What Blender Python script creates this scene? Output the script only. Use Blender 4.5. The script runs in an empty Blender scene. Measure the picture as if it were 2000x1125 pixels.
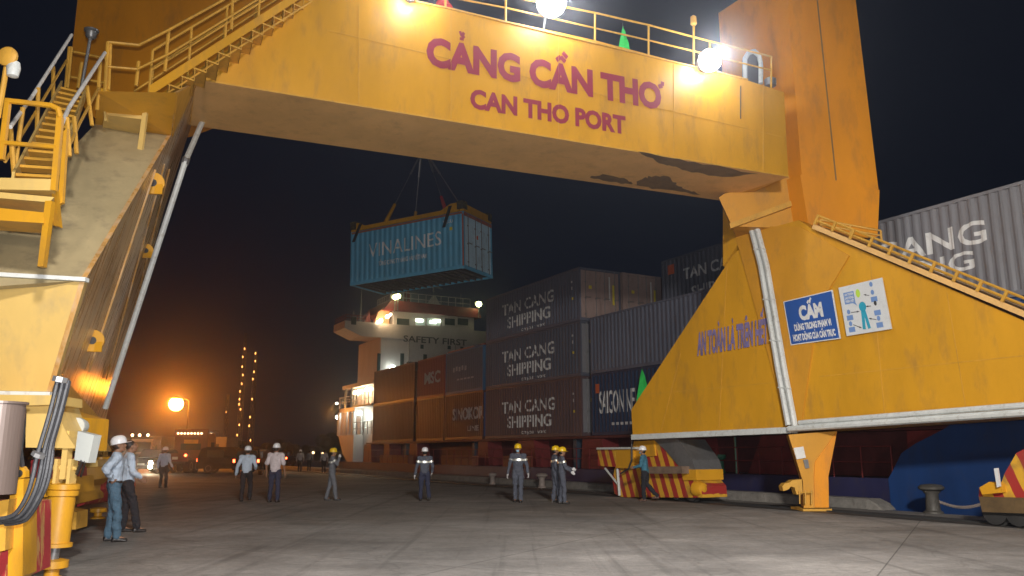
import bpy, bmesh, math, random
from mathutils import Vector, Matrix
random.seed(7)
V = Vector
SC = bpy.context.scene
C = SC.collection
# ------------------------------------------------------------------ camera, world, exposure
F, PX, PY, HZ, CH = 1600.0, 1000.0, 562.5, 884.0, 1.5
PITCH = math.atan((HZ-PY)/F)
cd = bpy.data.cameras.new("camera"); cam = bpy.data.objects.new("camera", cd); C.objects.link(cam)
cam.location = (0, 0, CH); cam.rotation_euler = (math.pi/2+PITCH, 0, 0)
cd.sensor_width = 36.0; cd.lens = 36.0*F/2000.0; cd.clip_start = .1; cd.clip_end = 2000
SC.camera = cam
SC.view_settings.view_transform = 'Standard'; SC.view_settings.look = 'None'
SC.view_settings.exposure = 0.06; SC.view_settings.gamma = 1.0
SC.cycles.use_denoising = True
SC.cycles.max_bounces = 5; SC.cycles.diffuse_bounces = 3; SC.cycles.glossy_bounces = 3
SC.cycles.volume_bounces = 0; SC.cycles.volume_step_rate = 4
SC.cycles.sample_clamp_indirect = 4.0
wd = bpy.data.worlds.new("World"); SC.world = wd; wd.use_nodes = True
bg = wd.node_tree.nodes['Background']
sk = wd.node_tree.nodes.new('ShaderNodeTexSky'); sk.sky_type = 'NISHITA'; sk.sun_disc = False
sk.sun_elevation = math.radians(-7); sk.sun_rotation = math.radians(200)
mxn = wd.node_tree.nodes.new('ShaderNodeMixRGB'); mxn.blend_type = 'ADD'; mxn.inputs[0].default_value = 1
mxn.inputs[2].default_value = (.019, .031, .068, 1)
wd.node_tree.links.new(sk.outputs[0], mxn.inputs[1]); wd.node_tree.links.new(mxn.outputs[0], bg.inputs[0])
bg.inputs[1].default_value = .11

def light(name, kind, loc, energy, color, parent=None, **k):
    l = bpy.data.lights.new(name, kind); l.energy = energy; l.color = color
    for a, b in k.items():
        if a != 'aim': setattr(l, a, b)
    o = bpy.data.objects.new(name, l); C.objects.link(o); o.location = loc
    if 'aim' in k: o.rotation_euler = (V(k['aim'])-V(loc)).to_track_quat('-Z', 'Y').to_euler()
    if parent: o.parent = parent; o.location = V(loc)-V(parent.location)
    return o
WHITE = (1, .97, .93); SOD = (1, .25, .014)
# unseen area lights added behind the photographer as fill, and the camera's own flash
light('rear_fill_light', 'AREA', (3, -15, 2.7), 600, (1, .86, .70), aim=(1, 25, 7), shape='DISK', size=1.4, spread=math.radians(130))
light('rear_fill_light', 'AREA', (3, -5, 9), 1900, (1, .93, .86), aim=(4, 11, 0), shape='DISK', size=1.4, spread=math.radians(95))
light('camera_flash', 'SPOT', (.05, -.12, CH+.18), 4300, (.95, .96, 1), aim=(-.5, 10, 4.5), spot_size=math.radians(105), spot_blend=1.0, shadow_soft_size=.03)

# ------------------------------------------------------------------ pixel to world helpers
cP, sP = math.cos(PITCH), math.sin(PITCH)
def ray(px, py):
    a, b = (px-PX), (PY-py)
    return V((a, cP*F - sP*b, sP*F + cP*b))
def W(px, py, d):
    r = ray(px, py); return V((0, 0, CH)) + r*(d/r.y)
def Wz(px, py, z):
    r = ray(px, py); return V((0, 0, CH)) + r*((z-CH)/r.z)
def Wp(px, py, p, n):
    r = ray(px, py); o = V((0, 0, CH)); return o + r*((p-o).dot(n)/r.dot(n))

# ------------------------------------------------------------------ materials
def _nt(name):
    m = bpy.data.materials.new(name); m.use_nodes = True
    return m, m.node_tree, m.node_tree.nodes['Principled BSDF']
def mat(name, col, rough=.55, metal=0., var=.15, scale=1.5, dirt=(.06, .045, .03), damt=.25, stretch=1., bump=.0, lo=.52, hi=.75, chips=0):
    m, nt, b = _nt(name); N = nt.nodes.new; L = nt.links.new
    tc = N('ShaderNodeTexCoord'); mp = N('ShaderNodeMapping'); mp.inputs['Scale'].default_value = (1, 1, 1/stretch)
    L(tc.outputs['Object'], mp.inputs[0])
    n1 = N('ShaderNodeTexNoise'); n1.inputs['Scale'].default_value = scale; n1.inputs['Detail'].default_value = 8; n1.inputs['Roughness'].default_value = .65
    n2 = N('ShaderNodeTexNoise'); n2.inputs['Scale'].default_value = scale*3.7; n2.inputs['Detail'].default_value = 6; n2.inputs['Roughness'].default_value = .7
    L(mp.outputs[0], n1.inputs[0]); L(mp.outputs[0], n2.inputs[0])
    r1 = N('ShaderNodeMapRange'); r1.inputs[1].default_value = .3; r1.inputs[2].default_value = .7
    r1.inputs[3].default_value = 1-var; r1.inputs[4].default_value = 1+var; L(n1.outputs[0], r1.inputs[0])
    mul = N('ShaderNodeVectorMath'); mul.operation = 'SCALE'; mul.inputs[0].default_value = col; L(r1.outputs[0], mul.inputs['Scale'])
    r2 = N('ShaderNodeMapRange'); r2.inputs[1].default_value = lo; r2.inputs[2].default_value = hi
    r2.inputs[3].default_value = 0; r2.inputs[4].default_value = damt; L(n2.outputs[0], r2.inputs[0])
    mx = N('ShaderNodeMixRGB'); L(r2.outputs[0], mx.inputs[0]); L(mul.outputs[0], mx.inputs[1]); mx.inputs[2].default_value = (*dirt, 1)
    outc = mx.outputs[0]
    if chips:
        n3 = N('ShaderNodeTexNoise'); n3.inputs['Scale'].default_value = 9; n3.inputs['Detail'].default_value = 9; n3.inputs['Roughness'].default_value = .75; L(tc.outputs['Object'], n3.inputs[0])
        r3 = N('ShaderNodeMapRange'); r3.inputs[1].default_value = .67; r3.inputs[2].default_value = .70; r3.inputs[4].default_value = chips; L(n3.outputs[0], r3.inputs[0])
        m3 = N('ShaderNodeMixRGB'); L(r3.outputs[0], m3.inputs[0]); L(outc, m3.inputs[1]); m3.inputs[2].default_value = (.16, .075, .03, 1); outc = m3.outputs[0]
    L(outc, b.inputs['Base Color'])
    rr = N('ShaderNodeMapRange'); rr.inputs[3].default_value = max(.05, rough-.1); rr.inputs[4].default_value = min(1, rough+.15)
    L(n2.outputs[0], rr.inputs[0]); L(rr.outputs[0], b.inputs['Roughness'])
    b.inputs['Metallic'].default_value = metal
    if bump:
        bp = N('ShaderNodeBump'); bp.inputs['Strength'].default_value = bump; bp.inputs['Distance'].default_value = .03
        L(n2.outputs[0], bp.inputs['Height']); L(bp.outputs[0], b.inputs['Normal'])
    return m
def emi(name, col, s):
    m, nt, b = _nt(name); b.inputs['Base Color'].default_value = (.1, .1, .1, 1)
    b.inputs['Emission Color'].default_value = (*col, 1); b.inputs['Emission Strength'].default_value = s
    return m
Y1 = mat('yellow_paint', (.65, .32, .018), .38, var=.14, scale=.6, dirt=(.30, .16, .05), damt=.55, stretch=3, bump=.08, chips=.75)
Y2 = mat('orange_yellow_paint', (.80, .30, .012), .42, var=.12, scale=.5, dirt=(.36, .16, .04), damt=.5, stretch=3, bump=.08, chips=.7)
Y3 = mat('worn_yellow_paint', (.62, .33, .04), .55, var=.18, scale=2.2, dirt=(.2, .12, .06), damt=.55, stretch=2, bump=.1)
YDUST = mat('dusty_yellow_paint', (.50, .41, .23), .5, var=.22, scale=.8, dirt=(.22, .17, .12), damt=.6, stretch=2, bump=.06)
YPALE = mat('cream_yellow_paint', (.70, .48, .15), .45, var=.12, scale=.8, dirt=(.4, .3, .16), damt=.5, stretch=4, bump=.05)
YSIDE = mat('streaked_brown_yellow_paint', (.58, .32, .10), .26, var=.3, scale=1.3, dirt=(.66, .52, .36), damt=.6, stretch=18, bump=.03, lo=.46, hi=.64)
YFOLD = mat('weathered_orange_plate', (.62, .29, .022), .5, var=.12, scale=.7, dirt=(.3, .16, .06), damt=.4, stretch=2, bump=.05)
SOFF = mat('beam_underside_paint', (.80, .48, .17), .5, var=.14, scale=.6, dirt=(.35, .2, .09), damt=.4, stretch=1, bump=.05)
SHADE_SEAM = mat('painted_shade_and_seam', (.20, .13, .06), .7, var=.35, scale=1.2, dirt=(.1, .07, .04), damt=.5)  # tone of the painted soffit shadows, also used for a tower seam
REDL = mat('crimson_letter_paint', (.30, .028, .055), .5, var=.1, damt=.15)
BLUL = mat('faded_blue_letter_paint', (.20, .17, .38), .55, var=.35, scale=3, dirt=(.42, .28, .16), damt=.6, lo=.48)
WHT = mat('white_paint', (.72, .72, .70), .5, var=.08, scale=2, dirt=(.3, .26, .2), damt=.4)
WPIPE = mat('grey_white_conduit', (.62, .65, .63), .4, var=.1, scale=2.5, dirt=(.25, .2, .13), damt=.6)
GREYM = mat('grey_steel', (.24, .24, .24), .4, .6, var=.15, scale=3)
HIGHLIGHT_WHITE = mat('highlight_white_rail', (.85, .84, .80), .3, .0, var=.1, scale=4)  # near-white colour stands in for the handrail's bright highlights
DARKM = mat('dark_steel', (.05, .05, .05), .5, .3)
RUB = mat('black_rubber', (.035, .036, .04), .5, var=.2, scale=6, dirt=(.15, .15, .15), damt=.25)
RED = mat('red_paint', (.42, .035, .04), .5, var=.25, scale=1.6, dirt=(.58, .34, .10), damt=.85, stretch=3, lo=.54, hi=.6)
SIGNB = mat('blue_sign_face', (.03, .10, .36), .35, var=.06, damt=.08)
SIGNW = mat('white_sign_face', (.66, .68, .68), .4, var=.05, damt=.15)
SIGNP = mat('pale_blue_print', (.16, .28, .55), .4, var=.05, damt=.1)
SIGNT = mat('teal_print', (.03, .34, .48), .4, var=.05, damt=.1)
SIGNG = mat('lime_print', (.5, .72, .08), .4, var=.05, damt=.05)
BOXW = mat('pale_grey_box', (.52, .55, .52), .4, var=.05, damt=.15)
GREEN = mat('green_flag_cloth', (.03, .62, .10), .8, var=.1, damt=.05)
REDF = mat('red_flag_cloth', (.6, .05, .05), .8, var=.1, damt=.05)
def stripes():
    m, nt, b = _nt('red_and_yellow_hazard_stripes'); N = nt.nodes.new; L = nt.links.new
    tc = N('ShaderNodeTexCoord'); sp = N('ShaderNodeSeparateXYZ'); L(tc.outputs['Object'], sp.inputs[0])
    # distance along the rail plus slant with height
    a = N('ShaderNodeVectorMath'); a.operation = 'DOT_PRODUCT'; a.inputs[1].default_value = (.483*2.2, -.875*2.2, .85); L(tc.outputs['Object'], a.inputs[0])
    nz = N('ShaderNodeTexNoise'); nz.inputs['Scale'].default_value = 4; nz.inputs['Detail'].default_value = 6; L(tc.outputs['Object'], nz.inputs[0])
    ad = N('ShaderNodeMath'); ad.operation = 'MULTIPLY_ADD'; ad.inputs[1].default_value = .12; L(nz.outputs[0], ad.inputs[0]); L(a.outputs['Value'], ad.inputs[2])
    fr = N('ShaderNodeMath'); fr.operation = 'FRACT'; L(ad.outputs[0], fr.inputs[0])
    gt = N('ShaderNodeMath'); gt.operation = 'GREATER_THAN'; gt.inputs[1].default_value = .5; L(fr.outputs[0], gt.inputs[0])
    mx = N('ShaderNodeMixRGB'); mx.inputs[1].default_value = (.66, .36, .03, 1); mx.inputs[2].default_value = (.36, .03, .025, 1); L(gt.outputs[0], mx.inputs[0])
    n2 = N('ShaderNodeTexNoise'); n2.inputs['Scale'].default_value = 3; n2.inputs['Detail'].default_value = 8; L(tc.outputs['Object'], n2.inputs[0])
    r2 = N('ShaderNodeMapRange'); r2.inputs[1].default_value = .5; r2.inputs[2].default_value = .72; r2.inputs[4].default_value = .6; L(n2.outputs[0], r2.inputs[0])
    m2 = N('ShaderNodeMixRGB'); L(r2.outputs[0], m2.inputs[0]); L(mx.outputs[0], m2.inputs[1]); m2.inputs[2].default_value = (.16, .09, .05, 1)
    L(m2.outputs[0], b.inputs['Base Color']); b.inputs['Roughness'].default_value = .55
    return m
STRP = stripes()

# ------------------------------------------------------------------ mesh builder
ORG = {}
def tag(o, label=None, cat=None, group=None, kind=None):
    if label: o['label'] = label
    if cat: o['category'] = cat
    if group: o['group'] = group
    if kind: o['kind'] = kind
    return o
def empty(name, loc=(0, 0, 0), label=None, cat=None, group=None, rot=None):
    o = bpy.data.objects.new(name, None); C.objects.link(o); o.location = loc; o.empty_display_size = .3
    if rot is not None: o.rotation_euler = rot if not isinstance(rot, Matrix) else rot.to_euler()
    return tag(o, label, cat, group)
class MB:
    def __init__(s): s.v = []; s.f = []; s.m = []; s.cm = 0
    def add(s, vs, fs):
        n = len(s.v); s.v += [V(x) for x in vs]; s.f += [[i+n for i in f] for f in fs]; s.m += [s.cm]*len(fs)
    def box(s, o, a, b, c):
        o, a, b, c = V(o), V(a), V(b), V(c)
        vs = [o, o+a, o+a+b, o+b, o+c, o+a+c, o+a+b+c, o+b+c]
        s.add(vs, [(0, 3, 2, 1), (4, 5, 6, 7), (0, 1, 5, 4), (1, 2, 6, 5), (2, 3, 7, 6), (3, 0, 4, 7)])
    def abox(s, x0, x1, y0, y1, z0, z1): s.box((x0, y0, z0), (x1-x0, 0, 0), (0, y1-y0, 0), (0, 0, z1-z0))
    def prism(s, pts, vec):
        n = len(pts); pts = [V(p) for p in pts]; vec = V(vec)
        s.add(pts+[p+vec for p in pts], [list(range(n))[::-1], list(range(n, 2*n))]+[(i, (i+1) % n, (i+1) % n+n, i+n) for i in range(n)])
    def face(s, pts): s.add(pts, [list(range(len(pts)))])
    def tube(s, p, q, r, n=8, r2=None, cap=True):
        p, q = V(p), V(q); d = (q-p)
        if d.length < 1e-6: return
        d.normalize(); a = d.orthogonal().normalized(); b = d.cross(a); r2 = r if r2 is None else r2
        vs = []
        for c, R in ((p, r), (q, r2)):
            for i in range(n):
                t = 2*math.pi*i/n; vs.append(c+a*(R*math.cos(t))+b*(R*math.sin(t)))
        fs = [(i, (i+1) % n, (i+1) % n+n, i+n) for i in range(n)]
        if cap: fs += [list(range(n))[::-1], list(range(n, 2*n))]
        s.add(vs, fs)
    def path(s, pts, r, n=8):
        for a, b in zip(pts[:-1], pts[1:]): s.tube(a, b, r, n)
        for a in pts[1:-1]: s.ball(a, r, n, 4)
    def ring(s, rows, cap=True):     # rows: list of equal-length vertex loops
        n = len(rows[0]); vs = [p for r in rows for p in r]
        fs = [(k*n+i, k*n+(i+1) % n, (k+1)*n+(i+1) % n, (k+1)*n+i) for k in range(len(rows)-1) for i in range(n)]
        if cap: fs += [list(range(n))[::-1], [len(vs)-n+i for i in range(n)]]
        s.add(vs, fs)
    def lathe(s, c, axis, prof, n=20):
        c, ax = V(c), V(axis).normalized(); a = ax.orthogonal().normalized(); b = ax.cross(a)
        s.ring([[c+ax*h+a*(max(r, 1e-4)*math.cos(2*math.pi*i/n))+b*(max(r, 1e-4)*math.sin(2*math.pi*i/n)) for i in range(n)] for r, h in prof])
    def ball(s, c, r, n=10, m=6, sc=(1, 1, 1)):
        c = V(c); rows = []
        for k in range(m+1):
            ph = math.pi*(k/m)*.998+.001; rows.append([c+V((sc[0]*r*math.sin(ph)*math.cos(2*math.pi*i/n), sc[1]*r*math.sin(ph)*math.sin(2*math.pi*i/n), -sc[2]*r*math.cos(ph))) for i in range(n)])
        s.ring(rows)
    def build(s, name, mt, parent=None, label=None, local=False, smooth=False):
        me = bpy.data.meshes.new(name); off = V((0, 0, 0))
        if parent is not None and not local: off = V(ORG.get(parent, V((0, 0, 0)) if parent.parent else parent.location))
        if parent is None and not local and s.v:   # origin at base centre
            xs = [p.x for p in s.v]; ys = [p.y for p in s.v]; off = V(((min(xs)+max(xs))/2, (min(ys)+max(ys))/2, min(p.z for p in s.v)))
        me.from_pydata([p-off for p in s.v], [], s.f)
        for m in (mt if isinstance(mt, (list, tuple)) else [mt]): me.materials.append(m)
        if isinstance(mt, (list, tuple)): me.polygons.foreach_set('material_index', s.m)
        bm = bmesh.new(); bm.from_mesh(me); bmesh.ops.recalc_face_normals(bm, faces=bm.faces); bm.to_mesh(me); bm.free()
        if smooth:
            me.polygons.foreach_set('use_smooth', [True]*len(me.polygons))
            try: me.set_sharp_from_angle(angle=math.radians(40))
            except Exception: pass
        me.update(); o = bpy.data.objects.new(name, me); C.objects.link(o)
        if parent is not None:
            o.parent = parent; ORG[o] = off
        elif not local: o.location = off; ORG[o] = off
        if label: o['label'] = label
        return o

def lampball(name, c, r, m, parent, local=False):
    b = MB(); b.ball(c, r, 12, 8); return b.build(name, m, parent, local=local, smooth=True)
FCACHE = {}
def text_bm(s, bold=.0):
    if (s, bold) in FCACHE: return FCACHE[(s, bold)]
    cu = bpy.data.curves.new('t', 'FONT'); cu.body = s; cu.size = 1; cu.offset = bold; cu.resolution_u = 3
    ob = bpy.data.objects.new('t', cu); C.objects.link(ob); dg = bpy.context.evaluated_depsgraph_get(); dg.update()
    me = bpy.data.meshes.new_from_object(ob.evaluated_get(dg)); vs = [tuple(v.co) for v in me.vertices]; fs = [tuple(p.vertices) for p in me.polygons]
    bpy.data.objects.remove(ob); bpy.data.curves.remove(cu)
    FCACHE[(s, bold)] = (vs, fs); return vs, fs
import unicodedata
def accented(s, bold):
    """base letters from the built-in font, Vietnamese marks drawn as simple strokes"""
    base = ''; marks = []
    for ch in s:
        if ch == 'Đ': marks.append((len(base), 'bar')); base += 'D'; continue
        d = unicodedata.normalize('NFD', ch); 
        for m_ in d[1:]: marks.append((len(base), ord(m_)))
        base += d[0]
    vs, fs = text_bm(base, bold); vs = [tuple(v) for v in vs]; fs = [tuple(f) for f in fs]
    cap = max(v[1] for v in text_bm('H', bold)[0]); th = .075+bold
    def stroke(pts, t=th):
        for (x0, y0), (x1, y1) in zip(pts[:-1], pts[1:]):
            dx, dy = x1-x0, y1-y0; l = math.hypot(dx, dy); nx, ny = -dy/l*t/2, dx/l*t/2; n = len(vs)
            vs.extend([(x0+nx, y0+ny, 0), (x1+nx, y1+ny, 0), (x1-nx, y1-ny, 0), (x0-nx, y0-ny, 0)]); fs.append((n, n+3, n+2, n+1))
    seen = {}
    for i, m_ in marks:
        xr = max(v[0] for v in text_bm(base[:i+1], bold)[0]); g = text_bm(base[i], bold)[0]; w = max(v[0] for v in g)-min(v[0] for v in g); cx = xr-w/2
        lvl = seen.get(i, 0); y = cap+.07
        if m_ == 0x302: stroke([(cx-.15, y), (cx, y+.12)]); stroke([(cx+.002, y+.12), (cx+.15, y)]); seen[i] = 1
        elif m_ == 0x300: x_ = cx+(.16 if lvl else 0); y_ = y+(.12 if lvl else 0); stroke([(x_-.09, y_+.14), (x_+.06, y_+.01)])
        elif m_ == 0x301: x_ = cx+(.16 if lvl else 0); y_ = y+(.10 if lvl else 0); stroke([(x_-.05, y_+.01), (x_+.09, y_+.15)])
        elif m_ == 0x309: stroke([(cx-.07, y+.17), (cx+.0, y+.2)]); stroke([(cx+.0, y+.201), (cx+.07, y+.15)]); stroke([(cx+.07, y+.149), (cx+.0, y+.08)]); stroke([(cx, y+.079), (cx, y)])
        elif m_ == 0x31b: stroke([(xr-.09, cap*.88), (xr+.06, cap*.95)]); stroke([(xr+.06, cap*.951), (xr+.07, cap*1.12)])
        elif m_ == 0x323: stroke([(cx-.05, -.14), (cx+.05, -.14)], .1)
        elif m_ == 'bar': stroke([(xr-w-.09, cap*.5), (xr-w+.22, cap*.5)], th*.8)
    return vs, fs, (min(v[0] for v in text_bm(base, bold)[0]), max(v[0] for v in text_bm(base, bold)[0]))
def text(mb, s, p, ex, ey, bold=.02, cut=None, disp=None, gap=None):
    """p baseline start, ex spans the whole width, ey the cap height."""
    vs, fs, (x0, x1) = accented(s, bold)
    cap = max(v[1] for v in text_bm('H', bold)[0])
    p, ex, ey = V(p), V(ex), V(ey)
    if cut is None:
        mb.add([p+ex*((v[0]-x0)/(x1-x0))+ey*(v[1]/cap) for v in vs], fs); return
    bm = bmesh.new(); bv = [bm.verts.new(((v[0]-x0)/(x1-x0)*ex.length, v[1]/cap*ey.length, 0)) for v in vs]
    for f in fs:
        try: bm.faces.new([bv[i] for i in f])
        except ValueError: pass
    for c in cut:
        cc = c-p.x
        if 0 < cc < ex.length:
            bmesh.ops.bisect_plane(bm, geom=bm.verts[:]+bm.edges[:]+bm.faces[:], plane_co=(cc, 0, 0), plane_no=(1, 0, 0))
    bm.verts.index_update()
    mb.add([V((p.x+v.co.x, disp(p.x+v.co.x)+p.y, p.z+v.co.y)) for v in bm.verts],
           [[v.index for v in f.verts] for f in bm.faces if not (gap and gap(p.x+f.calc_center_median().x))])
    bm.free()

# ------------------------------------------------------------------ frames of reference
US = V((.483, -.8756, 0)).normalized(); WS = V((.8756, .483, 0)).normalized(); UP = V((0, 0, 1))
P0 = V((3.34, 38.9, 0))
def S(t, w, z=0): return P0+US*t+WS*w+UP*z
def St(px, w, py=884):              # t, z on the ship-parallel plane w
    q = Wp(px, py, P0+WS*w, WS); return (q-P0).dot(US), q.z
def Sw(px, py, t):                  # w, z on the cross-ship plane t
    q = Wp(px, py, P0+US*t, US); return (q-P0).dot(WS), q.z

# ================================================================== SETTING
def ground_mat():
    m, nt, b = _nt('worn_quay_concrete'); N = nt.nodes.new; L = nt.links.new
    tc = N('ShaderNodeTexCoord')
    def noise(sc, det, rg=.6, vec=None):
        n = N('ShaderNodeTexNoise'); n.inputs['Scale'].default_value = sc; n.inputs['Detail'].default_value = det; n.inputs['Roughness'].default_value = rg
        L(vec or tc.outputs['Object'], n.inputs[0]); return n
    a = noise(.22, 8, .65); c = noise(7, 8, .8); d = noise(.9, 5); g = noise(60, 3)
    mp = N('ShaderNodeMapping'); mp.inputs['Rotation'].default_value = (0, 0, -.5); mp.inputs['Scale'].default_value = (.8, 1.5, 1); L(tc.outputs['Object'], mp.inputs[0])
    st = noise(.8, 6, .7, mp.outputs[0])
    cr = N('ShaderNodeValToRGB'); e = cr.color_ramp.elements; e[0].position = .32; e[0].color = (.19, .18, .168, 1); e[1].position = .7; e[1].color = (.31, .292, .27, 1)
    L(a.outputs[0], cr.inputs[0])
    def mul(src, node, lo, hi, l0=.3, h0=.7):
        r = N('ShaderNodeMapRange'); r.inputs[1].default_value = l0; r.inputs[2].default_value = h0; r.inputs[3].default_value = lo; r.inputs[4].default_value = hi; L(node, r.inputs[0])
        v = N('ShaderNodeVectorMath'); v.operation = 'SCALE'; L(src, v.inputs[0]); L(r.outputs[0], v.inputs['Scale']); return v.outputs[0]
    o = mul(cr.outputs[0], c.outputs[0], .74, 1.26); o = mul(o, d.outputs[0], .78, 1.18); o = mul(o, st.outputs[0], .72, 1.2); o = mul(o, g.outputs[0], .65, 1.35)
    cv = N('ShaderNodeTexVoronoi'); cv.feature = 'DISTANCE_TO_EDGE'; cv.inputs['Scale'].default_value = .23
    wob = N('ShaderNodeVectorMath'); wob.operation = 'MULTIPLY_ADD'; L(d.outputs['Color'], wob.inputs[0]); wob.inputs[1].default_value = (1.6, 1.6, 0); L(tc.outputs['Object'], wob.inputs[2]); L(wob.outputs[0], cv.inputs[0])
    o = mul(o, cv.outputs['Distance'], .78, 1, .002, .007)           # hairline cracks
    mt_ = N('ShaderNodeMapping'); mt_.inputs['Rotation'].default_value = (0, 0, .50); mt_.inputs['Scale'].default_value = (2.6, .05, 1); L(tc.outputs['Object'], mt_.inputs[0])
    ty = noise(1.0, 4, .6, mt_.outputs[0]); o = mul(o, ty.outputs[0], 1, .72, .56, .66)      # tyre wear along the quay
    pt = N('ShaderNodeTexVoronoi'); pt.distance = 'CHEBYCHEV'; pt.inputs['Scale'].default_value = .16; L(m2_.outputs[0] if False else tc.outputs['Object'], pt.inputs[0])
    o = mul(o, pt.outputs['Color'], .88, 1.1, 0, 1)
    vo = N('ShaderNodeTexVoronoi'); vo.inputs['Scale'].default_value = .35; L(tc.outputs['Object'], vo.inputs[0])
    o = mul(o, vo.outputs['Distance'], .35, 1, .035, .06)            # scattered oil drips
    br = N('ShaderNodeTexBrick'); br.offset = 0; br.inputs['Scale'].default_value = 1; br.inputs['Mortar Size'].default_value = .012; br.inputs['Brick Width'].default_value = 5; br.inputs['Row Height'].default_value = 5
    br.inputs['Color1'].default_value = (1, 1, 1, 1); br.inputs['Color2'].default_value = (.88, .88, .88, 1); br.inputs['Mortar'].default_value = (.45, .45, .45, 1)
    m2 = N('ShaderNodeMapping'); m2.inputs['Rotation'].default_value = (0, 0, -1.066); L(tc.outputs['Object'], m2.inputs[0]); L(m2.outputs[0], br.inputs[0])
    mm = N('ShaderNodeMixRGB'); mm.blend_type = 'MULTIPLY'; mm.inputs[0].default_value = 1; L(o, mm.inputs[1]); L(br.outputs[0], mm.inputs[2])
    L(mm.outputs[0], b.inputs['Base Color'])
    rr = N('ShaderNodeMapRange'); rr.inputs[3].default_value = .65; rr.inputs[4].default_value = .95; L(d.outputs[0], rr.inputs[0]); L(rr.outputs[0], b.inputs['Roughness'])
    bp = N('ShaderNodeBump'); bp.inputs['Strength'].default_value = .35; bp.inputs['Distance'].default_value = .02; L(c.outputs[0], bp.inputs['Height']); L(bp.outputs[0], b.inputs['Normal'])
    return m
GM = ground_mat()
b = MB(); b.prism([S(-260, -2.0, -3), S(80, -2.0, -3), S(80, -220, -3), S(-260, -220, -3)], UP*3)
tag(b.build('quay_ground', GM), kind='structure')
m, nt, p = _nt('dark_harbour_water'); p.inputs['Base Color'].default_value = (.01, .013, .014, 1); p.inputs['Roughness'].default_value = .12
wn = nt.nodes.new('ShaderNodeTexNoise'); wn.inputs['Scale'].default_value = 1.2; wb = nt.nodes.new('ShaderNodeBump'); wb.inputs['Strength'].default_value = .5
nt.links.new(wn.outputs[0], wb.inputs['Height']); nt.links.new(wb.outputs[0], p.inputs['Normal'])
b = MB(); b.face([(-700, -60, -2.3), (500, -60, -2.3), (500, 900, -2.3), (-700, 900, -2.3)]); tag(b.build('water', m), kind='structure')
KERB = mat('rough_kerb_concrete', (.21, .20, .18), .85, var=.3, scale=3, dirt=(.08, .07, .06), damt=.7, bump=.6)
tk = St(1745, -1.7)[0]
for nm, t0, t1 in (('quay_kerb', -70, tk), ('quay_kerb', tk+4.5, 50)):
    b = MB(); b.prism([S(t0, -2.35, .004), S(t0, -1.75, .004), S(t0, -1.75, .22), S(t0, -1.82, .28), S(t0, -2.28, .28), S(t0, -2.35, .22)], US*(t1-t0-.5))
    b.prism([S(t1-.5, -2.35, .004), S(t1, -2.35, .004), S(t1-.2, -2.3, .16), S(t1-.5, -2.3, .28)], WS*.55)
    tag(b.build(nm, KERB), kind='structure')
b = MB()
for w in (-3.98, -3.72): b.prism([S(-70, w, .004), S(45, w, .004), S(45, w+.07, .004), S(-70, w+.07, .004)], UP*.03)
tag(b.build('crane_rail', DARKM), kind='structure')
b = MB(); b.face([S(-70, -4.5, .004), S(45, -4.5, .004), S(45, -3.1, .004), S(-70, -3.1, .004)])
tag(b.build('crane_rail_bed', mat('shadow_dark_concrete', (.055, .05, .045), .6, var=.4, scale=2, damt=.5)), kind='structure')  # dark band along the rail, with shadow put into its colour

# ================================================================== PORTAL CRANE
ZB = 9.0
A = Wz(385, 155, ZB); B = Wz(1540, 345, ZB); Ar = Wz(345, 240, ZB); Br = Wz(1402, 390, ZB)
BD = (B-A).normalized(); BN = V((BD.y, -BD.x, 0))           # BN points towards the camera
def bp_(px, py): return Wp(px, py, A, BN)
crane = empty('portal_crane', (A.x+(B-A).x/2, (A.y+B.y)/2, 0), 'huge yellow portal crane straddling the quay, beam lettered in red overhead', 'crane')
# --- main beam
back = ((Ar-A)+(Br-B))/2; back = V((back.x, back.y, 0))
dep = -BN*abs(back.dot(BN))
TL = [bp_(*q) for q in ((385, 155), (1540, 345), (1531, 180), (1460, 157), (1160, 78), (875, 16), (640, -34), (344, 166))]
b = MB(); b.prism(TL, dep)
beam = b.build('beam', Y1, crane)
b = MB(); so = V((0, 0, -.012)); b.prism([A+so, B+so, Br+so, Ar+so], V((0, 0, .01))); b.build('beam_underside', SOFF, beam)
# edge flange along the beam bottom and top
b = MB(); b.box(A+BN*.015-UP*.01, (B-A), -BN*.02, UP*.03)
b.box(bp_(875, 18)+BN*.03, bp_(1460, 157)-bp_(875, 18), -BN*.2, UP*.04); b.box(bp_(600, -38)+BN*.03, bp_(875, 18)-bp_(600, -38), -BN*.2, UP*.04)
b.build('flange', Y3, beam)
b = MB()
for px, py0, py1 in ((1445, 168, 232),): b.box(bp_(px, py1)+BN*.01, BD*.03, BN*.01, bp_(px, py0)-bp_(px, py1))
b.build('drip_stain', DARKM, beam)
b = MB()
for px, y0, y1 in ((700, 8, 203), (880, 22, 232), (1090, 66, 268), (1315, 124, 304), (1490, 168, 334)):
    b.box(bp_(px, y1)+BN*.004, BD*.018, BN*.008, bp_(px, y0)-bp_(px, y1))
b.box(bp_(640, 60)+BN*.004, bp_(1528, 268)-bp_(640, 60), BN*.006, UP*.012)
b.build('weld_seam', Y3, beam)
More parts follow.
